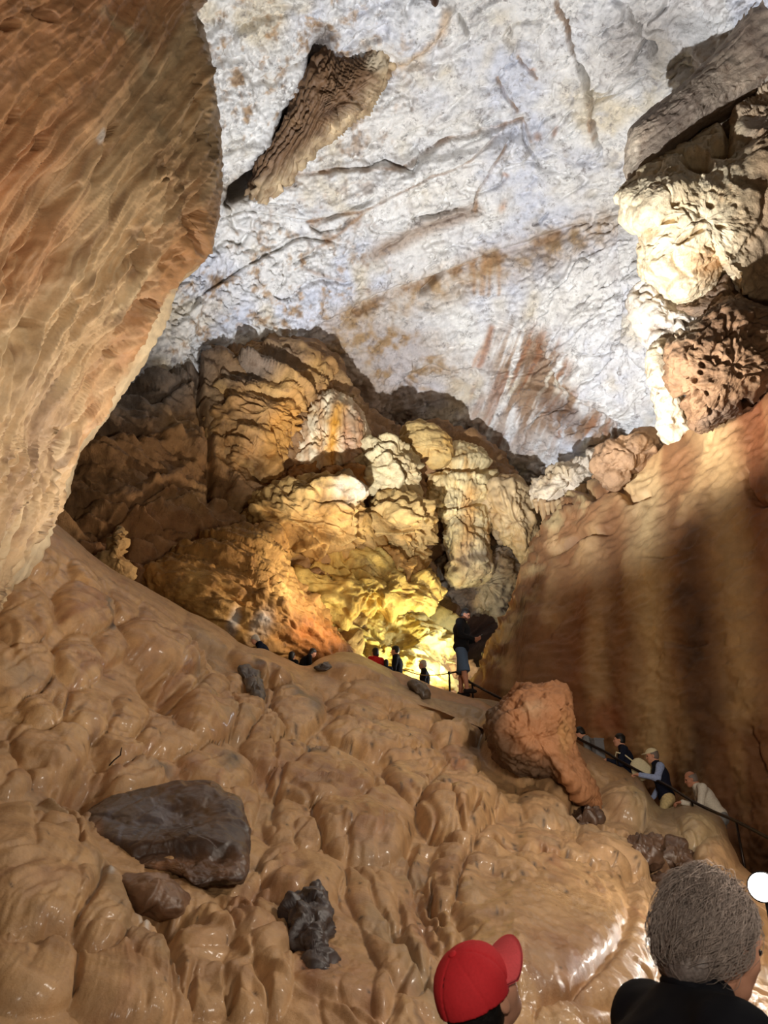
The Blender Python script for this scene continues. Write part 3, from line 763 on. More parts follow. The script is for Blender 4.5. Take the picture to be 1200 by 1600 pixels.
boulder_rock('brown_ceiling_drapery', 'long brown ribbed drapery slanting down the white ceiling', 'drapery formation',
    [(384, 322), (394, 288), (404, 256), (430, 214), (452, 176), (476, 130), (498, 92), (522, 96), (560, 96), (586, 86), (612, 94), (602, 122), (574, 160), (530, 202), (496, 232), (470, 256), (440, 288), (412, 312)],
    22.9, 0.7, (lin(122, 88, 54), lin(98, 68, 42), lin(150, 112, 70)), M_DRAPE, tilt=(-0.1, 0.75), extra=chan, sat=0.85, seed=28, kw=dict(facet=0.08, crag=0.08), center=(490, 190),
    paint=lambda s, P0, n1, n2: (s.paint(lin(214, 186, 140), s.stroke([(612, 100), (570, 160), (520, 205), (470, 250), (400, 312)], 12, 0.9) * (0.6 + n2)), s.paint(lin(224, 206, 170), s.blobmask(590, 100, 22, 14, -20, 0.7) * 0.7)))  # tan lower right rim, its lit look painted in

# ------------------------------------------------------------------ left wall: the great leaning wall
d_left = tps([(-560, -200, 4.2), (-560, 500, 4.4), (-560, 1000, 4.2), (-160, -200, 6.5), (150, -200, 8), (0, 0, 7.2), (160, 0, 8.6), (300, 0, 10), (0, 300, 7.4), (160, 300, 8.7), (335, 300, 10.2), (0, 600, 7.6), (120, 600, 9.2), (230, 520, 10.2),
              (0, 800, 8.0), (110, 740, 10.4), (60, 860, 9.2), (-160, 900, 6.2), (-160, 500, 6.4), (0, 920, 8.4)])
s = edged('y', -220, 990, -520, [(255, -240), (285, -40), (302, 30), (322, 90), (336, 170), (341, 240), (340, 320), (331, 370), (304, 400), (268, 445), (242, 495), (216, 545), (188, 590), (160, 636), (134, 672), (110, 706), (98, 742), (88, 786), (66, 816), (44, 858), (20, 896), (0, 920), (-40, 985)], 2.2, 30, 0.6, d_left, 3.5)
P0 = s.P.copy()
e1 = at(20, 470, 7.6) - at(190, 230, 8.8); e1 /= np.linalg.norm(e1)
W = P0 + 0.16 * np.stack([noise(P0, 0.5, 5), noise(P0, 0.5, 9), noise(P0, 0.5, 13)], 1)
A = stretch(W, e1, 8.0)
upper = s.blobmask(90, 40, 190, 230, 0, 0.7)
s.h += 0.30 * fbm(P0, 0.45, 3, 0.5, 3)
A2 = stretch(W, e1, 16.0)
s.h += (1 - 0.6 * upper) * (0.10 * fbm(A, 1.6, 4, 0.55, 7) + 0.16 * fbm(A2, 4.5, 4, 0.6, 17, 'r') + 0.10 * np.clip(fbm(A2, 2.2, 2, 0.5, 67, 'r'), 0, 1) ** 2 + 0.035 * fbm(A2, 16.0, 2, 0.6, 57, 'r') - 0.16 * cracks(A2, 1.8, 0.035, 4) - 0.10 * cracks(A2, 4.0, 0.05, 24))
s.h += upper * (0.07 * fbm(P0, 1.8, 4, 0.55, 27) + 0.03 * fbm(P0, 5.0, 4, 0.6, 23))
s.h += 0.02 * fbm(stretch(W, e1, 9.0), 16.0, 3, 0.65, 37, 'r')
# scalloped tufts by the right edge
tuft = s.blobmask(270, 200, 70, 200, 0, 0.6)
s.h += tuft * 0.05 * fbm(stretch(P0, e1, 5.0), 7.0, 2, 0.5, 47, 'r')
# hollows, gashes
for x, y, rx, ry, a in ((10, 38, 16, 10, -20), (60, 25, 14, 9, 30), (216, 400, 6, 26, -10), (300, 372, 10, 16, -25), (222, 378, 5, 22, 12), (40, 503, 13, 7, -10), (312, 205, 5, 14, 5), (292, 350, 7, 12, -20),
                        (10, 180, 10, 14, 30), (52, 222, 6, 16, 35), (165, 205, 5, 16, 30), (325, 228, 4, 22, 3), (228, 470, 8, 5, 0), (166, 550, 8, 5, 0), (60, 662, 4, 8, 20), (310, 335, 8, 8, 0), (256, 270, 4, 18, 30)):
    s.h -= 0.45 * s.blobmask(x, y, rx, ry, a, 0.4)
for g, w, dp in [([(-20, 560), (40, 500), (60, 460), (85, 405), (120, 380)], 12, 0.16), ([(0, 250), (35, 220), (60, 205)], 4, 0.1), ([(160, 215), (145, 260), (132, 285)], 4, 0.12),
                 ([(100, 480), (130, 410), (160, 340), (175, 290)], 3, 0.07), ([(75, 330), (95, 300), (110, 285)], 4, 0.1), ([(0, 420), (40, 390), (60, 370)], 5, 0.1),
                 ([(225, 350), (232, 380), (215, 430)], 4, 0.18), ([(250, 250), (265, 290), (250, 340), (236, 400)], 3, 0.1), ([(300, 10), (296, 50), (306, 90)], 4, 0.12), ([(285, 120), (300, 150), (310, 180)], 3, 0.08),
                 ([(-20, 300), (60, 210), (110, 160)], 3, 0.08), ([(60, 860), (75, 800), (88, 770)], 5, 0.12), ([(-10, 890), (30, 850), (60, 800)], 4, 0.12)]:
    s.groove(g, w, dp)
rim = [(338, 395), (300, 416), (262, 462), (236, 506), (210, 556), (182, 600), (154, 646), (128, 684), (106, 716), (94, 756), (84, 796), (60, 830), (36, 870), (10, 906)]
idx, dd, sg, run = s.near(rim, 40, False)
prof = np.exp(-(dd / 9.0) ** 2) * (0.86 + 0.14 * np.abs(np.sin(run * 70)))
s.h[idx] += 0.10 * prof
s.groove([(300, 405), (255, 450), (228, 500), (200, 548), (172, 592), (144, 636), (118, 680), (92, 730)], 7, 0.12)
s.step([(335, 290), (296, 330), (230, 460), (170, 560), (110, 640), (96, 720)], 3, -0.14, 60, 1)
i_, d_, g_, r_ = s.near([(302, 30), (322, 90), (336, 170), (341, 240), (340, 320)] + rim, 30, False); kd = np.ones(len(s.px)); kd[i_] = sstep(d_, 2, 26)
pr_ = np.zeros(len(s.px)); pr_[idx] = 0.10 * prof
s.h = pr_ + (s.h - pr_) * (0.35 + 0.65 * kd)
s.push(s.h)
n1 = fbm(A, 0.8, 4, 0.55, 41); n2 = fbm(A, 3.0, 3, 0.6, 51); n3 = fbm(P0, 3.0, 4, 0.6, 61)
n4 = fbm(A2, 9.0, 3, 0.6, 53)
s.C = np.tile(lin(204, 168, 118), (len(s.px), 1))
s.paint(lin(172, 130, 84), sstep(n1, 0.0, 0.35) * 0.8)
s.paint(lin(222, 194, 146), sstep(n2, 0.05, 0.35) * 0.7)
s.paint(lin(126, 88, 54), sstep(n4, 0.05, 0.35) * 0.6)
og = sstep(-(s.jx * 1.0 + s.jy * 0.62) + 60 * n1, -330, -180)
og = np.maximum(og, s.blobmask(40, 400, 70, 130, 35, 0.7) * 0.8)
s.paint(lin(190, 128, 76), og * 0.8)
s.paint(lin(206, 148, 88), og * sstep(n2, 0.0, 0.4) * 0.6)
s.paint(lin(92, 62, 40), s.blobmask(50, 35, 60, 35, 20, 0.7) * sstep(n3, -0.2, 0.3) * 0.8)
s.paint(lin(186, 158, 118), s.stroke([(290, -40), (316, 60), (332, 160), (338, 280)], 20, 0.8) * 0.75)
s.paint(lin(150, 118, 80), s.stroke([(200, 80), (215, 150), (240, 230)], 16, 0.9) * 0.5)
s.paint(lin(188, 160, 118), s.stroke([(140, 20), (190, 70), (220, 130), (245, 215)], 9, 1.0) * (0.3 + 0.7 * sstep(n3, -0.1, 0.3)))
s.paint(lin(188, 134, 80), s.stroke([(300, 380), (240, 470), (180, 560), (130, 640), (100, 700)], 26, 0.7) * (0.4 + 0.5 * sstep(n3, -0.2, 0.3)))
s.paint(lin(176, 124, 66), s.stroke([(310, 340), (280, 380), (250, 420)], 14, 0.8) * 0.7)
s.paint(lin(224, 202, 160), s.stroke(rim, 10, 0.5) * 0.9)
s.paint(lin(146, 116, 88), s.blobmask(40, 640, 60, 150, 0, 0.7) * (0.3 + 0.4 * sstep(n1, 0, 0.3)))
s.paint(lin(226, 216, 206), s.blobmask(148, 213, 7, 14, 25, 0.6) * 0.85)
s.rough[:] = 0.54 - 0.22 * og - 0.1 * sstep(n3, 0, 0.3)
structure(s.build('wall_left', M_LEFT, sat=0.86))

# ------------------------------------------------------------------ right wall: brown, streaked by water, with dark upright patches
d_right = tps([(735, 1070, 17.5), (800, 950, 18.8), (850, 860, 20), (900, 780, 20), (980, 735, 19.5), (1050, 690, 18.2), (1200, 612, 15.5), (1340, 560, 13), (900, 1000, 17.3), (1000, 900, 16.5), (1100, 800, 15.8),
               (900, 1150, 16.2), (1000, 1200, 15), (1100, 1200, 13.8), (1200, 1250, 12.4), (1340, 1200, 11), (1200, 900, 13.8), (1340, 900, 12), (1200, 1500, 11.5), (1000, 1500, 14), (1340, 1500, 10.3)])
s = edged('x', 728, 1345, 1500, [(700, 1110), (728, 1076), (752, 1050), (775, 1010), (800, 965), (814, 925), (822, 890), (842, 848), (866, 812), (890, 784), (926, 752), (970, 738), (1010, 718), (1050, 694), (1100, 666), (1160, 634), (1200, 612), (1270, 585), (1345, 560)], 2.4, 26, 0.7, d_right, 3.0)
P0 = s.P.copy()
V = stretch(P0, (0, 0, 1), 6.0)
s.h += 0.35 * fbm(stretch(P0, (0, 0, 1), 2.5), 0.55, 3, 0.5, 3) + 0.06 * fbm(P0, 1.4, 4, 0.55, 13, 'r') + 0.09 * fbm(stretch(P0, (0.9, -0.4, 0), 3), 3.0, 3, 0.55, 23, 'r')
s.h += 0.02 * fbm(P0, 7, 3, 0.6, 33)
for g, w, dp in [([(975, 770), (990, 786), (1010, 780), (1022, 772)], 4, 0.3), ([(940, 770), (970, 766), (1000, 776)], 5, 0.25), ([(1165, 730), (1170, 760), (1185, 785), (1205, 792)], 4, 0.2),
                 ([(860, 870), (900, 840), (960, 830)], 5, 0.2), ([(1165, 1130), (1180, 1180), (1196, 1220)], 6, 0.2), ([(880, 740), (930, 780), (990, 745)], 6, 0.3),
                 ([(815, 1010), (860, 1000), (880, 960)], 5, 0.1), ([(1000, 870), (1040, 874), (1070, 868)], 3, 0.1), ([(1040, 1000), (1080, 1010), (1110, 1004)], 3, 0.1)]:
    s.groove(g, w, dp)
edge = np.zeros(len(s.px)); i_, d_, g_, r_ = s.near([(770, 1030), (800, 960), (824, 888), (866, 812), (900, 780)], 60, False); edge[i_] = np.exp(-(d_ / 26) ** 2)
s.h += edge * (0.22 * fbm(P0, 2.2, 4, 0.6, 43, 'b') + 0.1 * fbm(P0, 6.0, 2, 0.6, 53, 'r'))
s.push(s.h)
n1 = fbm(V, 0.6, 4, 0.55, 41); n2 = fbm(P0, 1.6, 4, 0.6, 51); n3 = noise(stretch(P0, (0, 0, 1), 14), 1.3, 9)
s.C = np.tile(lin(146, 102, 62), (len(s.px), 1))
s.paint(lin(116, 76, 44), sstep(n1, -0.05, 0.35) * 0.85)
s.paint(lin(196, 158, 106), sstep(n3, 0.02, 0.35) * 0.7)
s.paint(lin(128, 72, 40), sstep(s.jx + 25 * n2, 1110, 1190) * (1 - sstep(s.jy, 1000, 1200)) * 0.75)
s.paint(lin(214, 180, 124), s.stroke([(1118, 670), (1135, 800), (1150, 930), (1160, 1100)], 28, 1.0) * 0.6)
s.paint(lin(214, 184, 130), s.stroke([(1010, 760), (1020, 950), (1025, 1180)], 24, 1.0) * 0.6)
s.paint(lin(184, 146, 100), s.stroke([(935, 860), (940, 1000), (940, 1180)], 14, 1.0) * 0.5)
s.paint(lin(128, 72, 38), s.stroke([(888, 900), (892, 1000), (896, 1130)], 26, 1.0) * 0.5)
s.paint(lin(150, 74, 40), s.blobmask(950, 1125, 34, 40, 0, 0.8) * 0.6)
blk = np.clip(s.stroke([(1078, 930), (1092, 1010), (1098, 1100), (1092, 1210)], 26, 0.9) + s.stroke([(1088, 838), (1082, 880)], 16, 1.0) * 0.8, 0, 1)  # soft dark upright patches, separate from the water streaks
s.paint(lin(70, 48, 34), blk * (0.62 + 0.25 * sstep(n2, -0.3, 0.3)))
s.paint(lin(84, 56, 40), s.blobmask(1110, 1290, 70, 70, 0, 0.8) * 0.6)
s.paint(lin(206, 180, 126), edge * sstep(n2, -0.1, 0.3) * 0.8)  # lamp-lit rim of the wall painted into its colour
s.rough[:] = 0.62
structure(s.build('wall_right', M_RIGHT, sat=0.94))

# ------------------------------------------------------------------ the flowstone slope (the floor of the hall)
d_slope = tps([(-520, 1600, 2.2), (-520, 1250, 3.4), (-520, 900, 5.0), (-520, 2150, 2.2), (-200, 1600, 2.7), (0, 1600, 3.0), (300, 1600, 3.4), (600, 1600, 3.6), (900, 1600, 4.0), (1100, 1600, 4.8), (1300, 1600, 5.6),
               (-200, 1250, 4.6), (0, 1300, 4.6), (250, 1300, 5.6), (450, 1330, 6.0), (700, 1350, 6.6), (900, 1350, 7.4), (1030, 1400, 7.6), (1180, 1390, 8.4), (1300, 1400, 8.6),
               (-200, 900, 7.5), (0, 1000, 7.6), (60, 800, 11), (200, 1050, 8.8), (180, 890, 11.5), (300, 960, 12.6), (400, 1010, 13.2), (350, 1130, 9.5), (500, 1120, 11), (560, 1020, 14.5), (650, 1150, 11.4),
               (740, 1088, 14.8), (640, 1055, 14.6), (800, 1200, 11.2), (900, 1160, 13.6), (1000, 1215, 13), (950, 1290, 10), (1070, 1260, 12), (1140, 1310, 10.4), (0, 2150, 2.5), (600, 2150, 2.9), (1200, 2150, 3.8), (1300, 1800, 4.6)])
SIL = [(-500, 560), (-200, 690), (-60, 760), (40, 790), (66, 802), (110, 836), (146, 868), (180, 892), (230, 918), (290, 952), (340, 980), (385, 1012), (412, 1016), (440, 1028), (476, 1041), (508, 1030), (546, 1022), (588, 1040), (640, 1066),
       (680, 1084), (740, 1092), (790, 1100), (850, 1130), (900, 1158), (940, 1184), (970, 1196), (998, 1214), (1012, 1242), (1028, 1264), (1044, 1266), (1058, 1259), (1076, 1254), (1102, 1258), (1124, 1280), (1142, 1322), (1160, 1352), (1190, 1376), (1240, 1400), (1330, 1430)]
s = edged('x', -480, 1330, 1640, SIL, 2.1, 26, 0.9, d_slope, 3.0)
P0 = s.P.copy()
s.jitter(16, 0.022)
LOBES = []
def lobes(txt):
    for t in txt.split():
        LOBES.append(tuple(float(v) for v in t.split(',')))
# x, y, rx, ry, rotation, height
lobes('60,882,34,26,30,.2 34,972,45,62,10,.3 131,957,52,44,30,.3 26,1045,60,64,0,.3 71,1105,42,54,0,.25 124,1032,42,50,20,.25 165,1010,36,36,0,.2 195,950,38,30,40,.2 240,976,48,34,35,.2 330,992,46,30,35,.25 140,910,46,22,45,.2')
lobes('246,1022,76,38,30,.5 282,1078,46,46,30,.3 318,1122,56,62,15,.5 376,1112,44,58,0,.35 408,1140,38,40,0,.3 135,1122,56,46,10,.3 187,1132,46,40,15,.28 75,1172,66,50,0,.3 187,1175,42,36,0,.25 262,1158,72,30,10,.25 210,1212,48,26,5,.25 337,1202,64,38,20,.25')
lobes('412,1046,66,34,25,.45 387,1090,50,34,30,.25 462,1110,48,52,20,.3 560,1034,92,34,12,.4 594,1160,92,34,8,.3 507,1227,92,48,10,.38 565,1287,84,72,15,.42 474,1287,60,50,0,.22 640,1188,64,26,15,.25 657,1224,62,50,20,.35 712,1264,68,64,20,.5 717,1212,36,44,-20,.25 719,1318,30,20,10,.25 759,1261,32,30,0,.2 702,1145,52,30,10,.28 669,1128,64,34,12,.25 620,1095,90,26,15,.25 730,1100,60,18,5,.22')
lobes('702,1372,34,66,10,.3 768,1388,74,72,15,.32 717,1455,50,44,0,.25 477,1362,74,54,10,.3 583,1390,40,140,-25,.22 56,1370,112,120,0,.4 150,1425,52,92,-10,.3 206,1540,112,84,10,.35 50,1522,82,72,0,.32 326,1550,50,46,0,.25 386,1540,46,62,0,.25 318,1455,62,30,0,.2 393,1444,50,40,0,.2 420,1500,36,90,-10,.22 620,1470,46,110,-20,.25 640,1560,60,80,0,.2')
lobes('806,1190,64,30,28,.55 870,1228,60,24,30,.4 772,1150,26,40,-10,.4')
lobes('848,1440,156,146,0,.42 940,1470,92,134,0,.3 966,1336,84,46,15,.3 784,1326,60,40,10,.2 992,1254,54,42,20,.35 1092,1290,50,50,0,.4 1050,1300,46,60,25,.25 950,1186,30,50,-30,.2 1120,1335,36,44,30,.3 870,1260,60,46,15,.2 1160,1420,70,50,20,.3 900,1560,90,60,0,.2 790,1540,70,80,0,.2 90,1280,60,40,0,.25 430,1185,60,36,10,.25 360,1250,46,60,0,.2 560,1110,56,26,15,.2 10,1200,50,40,0,.25 860,1210,70,30,30,.2')
wx = s.px + 9 * fbm(P0, 1.1, 3, 0.55, 5); wy = s.py + 9 * fbm(P0, 1.1, 3, 0.55, 15)
dome = np.zeros(len(s.px)); dome2 = dome.copy()
for (cx, cy, rx, ry, rot, hh) in LOBES:
    a = math.radians(rot); ca, sa = math.cos(a), math.sin(a)
    x0, y0 = wx - cx, wy - cy
    R_ = max(rx, ry) * 1.3
    i = np.nonzero((np.abs(x0) < R_) & (np.abs(y0) < R_))[0]
    u = (x0[i] * ca + y0[i] * sa) / rx; v = (-x0[i] * sa + y0[i] * ca) / ry
    # the crown sits low in the lobe so the upper side fades into the slope and the lower lip is steep
    vv = np.where(v > 0, v * 1.08, v * 0.92); q = u * u + vv * vv
    sc_ = s.d[i] / 9.0
    k = hh * 0.72 * np.clip(1 - q * q, 0, 1) ** 0.75 * (0.55 + 0.45 * np.clip(v + 0.75, 0, 1.5)) * np.clip(sc_, 0.45, 1.4)
    dome2[i] = np.maximum(dome2[i], np.minimum(dome[i], k)); dome[i] = np.maximum(dome[i], k)
WP = P0 + 0.18 * np.stack([noise(P0, 1.5, 5), noise(P0, 1.5, 9), noise(P0, 1.5, 13)], 1)
dn = at(620, 1400, 6.2) - at(600, 1100, 13.0); dn /= np.linalg.norm(dn)      # down the slope
f1, f2, cid, tl = voronoi(stretch(WP, dn, 1.8), 1.7, 3.0)
bub = np.sqrt(np.clip(1 - (f1 / 0.85) ** 2, 0, 1)) * 0.09
g1, g2, gid, gtl = voronoi(stretch(WP, dn, 1.6), 4.2, 8.0)
bub2 = np.sqrt(np.clip(1 - (g1 / 0.85) ** 2, 0, 1)) * 0.03
seam = np.exp(-((dome - dome2) / 0.022) ** 2) * sstep(dome2, 0.015, 0.07)
calm = 1 - 0.85 * s.blobmask(870, 1480, 170, 140, 0, 0.5)
calm = calm * (1 - 0.6 * s.blobmask(850, 1240, 130, 60, 35, 0.6))
s.h *= calm
s.h += dome * 0.95 + calm * bub * 0.3 - 0.055 * seam - calm * 0.035 * np.exp(-((f2 - f1) / 0.05) ** 2) * sstep(fbm(P0, 0.9, 2, 0.5, 93), -0.1, 0.2) * (0.3 + 0.8 * cid) + calm * bub2 * sstep(fbm(P0, 0.9, 3, 0.5, 71), -0.05, 0.25)
s.h += 0.10 * fbm(P0, 0.7, 3, 0.5, 3)
for kk, aa, of in ((1.1, 0.05, 2.0), (2.6, 0.016, 8.0)):
    tt = (WP @ dn) * kk + 2.2 * fbm(P0, 0.55 * kk ** 0.5, 3, 0.5, of)
    fr = tt - np.floor(tt)
    s.h += calm * aa * (sstep(fr, 0, 0.8) - sstep(fr, 0.9, 1.0)) * sstep(fbm(P0, 0.8, 2, 0.5, of + 30), -0.15, 0.2)
flowl = stretch(WP, dn, 7.0)
rill = sstep(fbm(P0, 0.6, 3, 0.5, 81), -0.1, 0.3)
s.h += (0.35 + rill) * 0.030 * fbm(flowl, 6.0, 4, 0.62, 21, 'r') - calm * (0.05 * cracks(stretch(WP, dn, 2.0), 1.1, 0.04, 6) + 0.03 * cracks(stretch(WP, dn, 3.0), 2.6, 0.05, 16))
s.h += (1 - calm) * 0.03 * fbm(stretch(P0, np.array([0, 0.5, 1.0]), 6.0), 5.0, 3, 0.6, 44, 'r')
s.h += 0.018 * sstep(fbm(P0, 1.2, 2, 0.5, 29), -0.05, 0.25) * fbm(P0, 14.0, 4, 0.65, 25)
s.h += 0.03 * fbm(stretch(WP, dn, 2.0), 2.2, 3, 0.5, 28)
# fluted fronts
for cx, cy, rx, ry, fr in ((425, 1062, 62, 26, 0.5), (510, 1236, 88, 40, 0.34), (570, 1300, 70, 60, 0.3), (330, 1130, 60, 50, 0.2), (830, 1480, 130, 110, 0.16), (700, 1150, 36, 22, 0.5), (590, 1420, 44, 120, 0.3), (690, 1380, 30, 50, 0.3)):
    m = s.blobmask(cx, cy, rx, ry, 0, 0.5)
    s.h += m * 0.05 * fbm(stretch(WP, dn, 5.0), 9 * fr + 1.5, 3, 0.55, 6) * np.clip(s.d / 9, 0.4, 1.3)
# hollows and seams between the lobes
for x, y, rx, ry, a, dp in ((258, 1092, 16, 22, -25, .5), (238, 1070, 12, 16, -30, .3), (140, 1230, 26, 18, 10, .35), (690, 1140, 12, 10, 0, .25), (1020, 1330, 30, 16, 20, .4), (905, 1268, 26, 14, 10, .35), (735, 1290, 9, 16, 20, .25),
                           (415, 1068, 9, 14, -20, .3), (520, 1090, 20, 8, 0, .1), (360, 1560, 10, 14, 0, .16), (285, 1440, 30, 14, 10, .16), (245, 1420, 30, 14, 25, .22), (640, 1330, 10, 14, 0, .15), (1060, 1350, 30, 10, 25, .3)):
    s.h -= dp * 0.8 * s.blobmask(x, y, rx * 1.3, ry * 1.3, a, 1.0)
for g, w, dp in [([(240, 1370), (262, 1440), (268, 1500), (290, 1570)], 9, 0.08), ([(668, 1370), (675, 1420), (690, 1460)], 3, 0.1), ([(730, 1320), (790, 1332), (860, 1345), (950, 1372)], 3, 0.12), ([(640, 1220), (690, 1260), (710, 1310), (740, 1330)], 3, 0.10),
                 ([(880, 1240), (960, 1320), (1030, 1380), (1050, 1410)], 5, 0.2), ([(600, 1290), (640, 1330), (650, 1400), (700, 1500)], 4, 0.05), ([(450, 1260), (520, 1300), (600, 1420), (680, 1560)], 4, 0.045),
                 ([(10, 1480), (80, 1470), (150, 1510)], 5, 0.1), ([(420, 1150), (440, 1210), (420, 1290)], 4, 0.06), ([(95, 1230), (120, 1270), (118, 1340)], 5, 0.1), ([(640, 1060), (660, 1085), (668, 1105)], 5, 0.25)]:
    s.groove(g, w, dp)
sy = catmull(SIL, 400); sy = np.interp(s.px, sy[:, 0], sy[:, 1])
s.h = (s.h - 0.06) * (0.15 + 0.85 * sstep(s.py - sy, 0, 70))
s.push(s.h)
FLOOR = s
n1 = fbm(P0, 0.8, 4, 0.55, 42); n2 = fbm(P0, 2.6, 4, 0.6, 52); n3 = fbm(flowl, 4.0, 3, 0.6, 62)
s.C = np.tile(lin(184, 140, 90), (len(s.px), 1))
s.paint(lin(200, 156, 102), sstep(n1, -0.05, 0.35) * 0.8)
s.paint(lin(150, 106, 66), sstep(n2, 0.0, 0.35) * 0.6)
s.paint(lin(150, 98, 58), sstep(n3, 0.05, 0.4) * sstep(fbm(P0, 0.5, 3, 0.5, 72), -0.2, 0.2) * 0.7)
s.paint(lin(146, 124, 94), sstep(fbm(P0, 1.1, 3, 0.55, 82), 0.12, 0.4) * 0.5)
s.paint(lin(98, 66, 42), sstep(fbm(flowl, 11.0, 3, 0.6, 92), 0.22, 0.5) * sstep(n1, -0.2, 0.2) * 0.6)
grey = np.clip(s.stroke([(700, 1060), (830, 1180), (960, 1290), (1060, 1380)], 70, 1.0) * 0.5 + s.blobmask(1060, 1290, 90, 60, 30, 0.7) * 0.9 + s.stroke([(560, 1020), (680, 1090), (780, 1110)], 26, 1.0) * 0.5 + s.stroke([(590, 1430), (640, 1500), (690, 1580)], 18, 0.9) * 0.7 + s.stroke([(160, 1360), (190, 1450), (260, 1500)], 22, 0.9) * 0.5, 0, 1)
s.paint(lin(142, 118, 86), grey * 0.9)
s.paint(lin(170, 146, 104), s.blobmask(1000, 1262, 40, 30, 20, 0.7) * 0.7 + s.blobmask(1092, 1300, 40, 50, 10, 0.7) * 0.7)
for x, y, rx, ry, a in ((712, 1212, 24, 34, -20), (508, 1232, 80, 34, 8), (580, 1310, 60, 40, 10), (690, 1380, 24, 50, 10), (560, 1540, 90, 70, 30), (480, 1500, 20, 70, -10), (650, 1440, 30, 60, -15), (870, 1520, 80, 60, 0)):
    s.paint(lin(142, 90, 54), s.blobmask(x, y, rx, ry, a, 0.8) * (0.35 + 0.5 * sstep(n3, -0.2, 0.3)))
for x, y, rx, ry, a in ((486, 1118, 20, 24, -10), (460, 1100, 22, 12, 30), (160, 955, 9, 22, -20), (170, 982, 9, 10, 0), (354, 1206, 16, 24, -40), (488, 1184, 18, 12, 0), (390, 1056, 14, 20, -40), (250, 1205, 24, 8, 0), (480, 1178, 14, 8, 20)):
    s.paint(lin(92, 82, 72), s.blobmask(x, y, rx, ry, a, 0.8) * 0.8)
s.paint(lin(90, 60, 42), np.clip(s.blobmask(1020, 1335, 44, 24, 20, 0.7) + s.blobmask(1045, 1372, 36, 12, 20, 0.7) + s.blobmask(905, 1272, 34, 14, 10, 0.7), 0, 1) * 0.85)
for x, y, rx, ry in ((166, 1368, 12, 6), (222, 1440, 16, 6), (382, 1370, 5, 12)):
    s.paint(lin(216, 210, 202), s.blobmask(x, y, rx, ry, 35, 0.9) * 0.8)
# dark flecks (bat droppings and grit)
rr = random.Random(5)
fl = np.zeros(len(s.px))
for _ in range(300):
    x, y = rr.uniform(0, 1050), rr.uniform(1000, 1560)
    if rr.random() < 0.5: x, y = rr.uniform(480, 1040), rr.uniform(1120, 1400)
    L_ = rr.uniform(2.2, 6.0)
    i = np.nonzero((np.abs(s.px - x) < 12) & (np.abs(s.py - y) < 12))[0]
    a = math.radians(rr.uniform(20, 75)); u = (s.px[i] - x) * math.cos(a) + (s.py[i] - y) * math.sin(a); v = -(s.px[i] - x) * math.sin(a) + (s.py[i] - y) * math.cos(a)
    fl[i] = np.maximum(fl[i], np.exp(-(u / L_) ** 2 - (v / 1.5) ** 2))
s.paint(lin(44, 30, 22), fl * 0.95)
s.rough[:] = 0.54 - 0.16 * sstep(n1, -0.1, 0.3)
wet = np.clip(s.blobmask(850, 1480, 160, 130, 0, 0.6) + s.blobmask(570, 1300, 80, 60, 0, 0.7) + s.blobmask(60, 1110, 60, 40, 0, 0.7), 0, 1)
s.rough -= 0.14 * wet
structure(s.build('floor', M_FLOW, sat=0.91))

# ------------------------------------------------------------------ placing things on the slope
_rel = FLOOR.P - CAM
_fd = _rel @ FWD
_fx = 600 + F_PX * (_rel @ RGT) / _fd
_fy = 800 - F_PX * (_rel @ UPV) / _fd
def slope_depth(px, py, r=5):
    m = (np.abs(_fx - px) < r) & (np.abs(_fy - py) < r)
    return float(np.percentile(_fd[m], 20)) if m.any() else 12.0
_fl_mask = _fd > 0
def slope_z(x, y):
    d2 = (FLOOR.P[:, 0] - x) ** 2 + (FLOOR.P[:, 1] - y) ** 2
    i = np.argpartition(d2, 6)[:6]
    return float(FLOOR.P[i, 2].max())

# upper ground behind the ridge
gx, gy = np.meshgrid(np.linspace(-7, 5, 100), np.linspace(12.6, 26, 110))
gz = np.interp(gx, [-7, -3, -1.5, 0.2, 1.0, 1.8, 3.2, 5], [5.3, 5.0, 5.05, 5.30, 5.0, 4.75, 3.9, 2.6])
gz = gz - 0.9 * sstep(-gy, -14.6, -13.2)
GP = np.stack([gx.ravel(), gy.ravel(), gz.ravel()], 1)
GP[:, 2] += 0.12 * fbm(GP, 0.8, 4) + 0.03 * fbm(GP, 4, 3)
I = np.arange(gx.size).reshape(gx.shape)
GF = np.stack([I[:-1, :-1], I[:-1, 1:], I[1:, 1:], I[1:, :-1]], -1).reshape(-1, 4)
gc = np.tile(lin(160, 118, 76), (gx.size, 1)); gc = mix(gc, np.tile(lin(130, 94, 60), (gx.size, 1)), sstep(fbm(GP, 1.2, 3), 0, 0.3))
structure(new_mesh('floor', GP, GF, M_FLOW, None, True, np.concatenate([gc, np.full((gx.size, 1), 0.6)], 1)))
def ground_z(x, y):
    i = np.argmin((GP[:, 0] - x) ** 2 + (GP[:, 1] - y) ** 2)
    return float(GP[i, 2])
# path under the visitors in front
gx, gy = np.meshgrid(np.linspace(-4, 6, 80), np.linspace(-4, 11, 110))
gz = 0.02 * 0 * gx
GP2 = np.stack([gx.ravel(), gy.ravel(), gz.ravel()], 1); GP2[:, 2] += 0.02 * fbm(GP2, 1.5, 3) - 0.02
I = np.arange(gx.size).reshape(gx.shape)
GF = np.stack([I[:-1, :-1], I[:-1, 1:], I[1:, 1:], I[1:, :-1]], -1).reshape(-1, 4)
gc = np.tile(lin(140, 104, 70), (gx.size, 1))
structure(new_mesh('floor', GP2, GF, M_RIGHT, None, True, np.concatenate([gc, np.full((gx.size, 1), 0.7)], 1)))

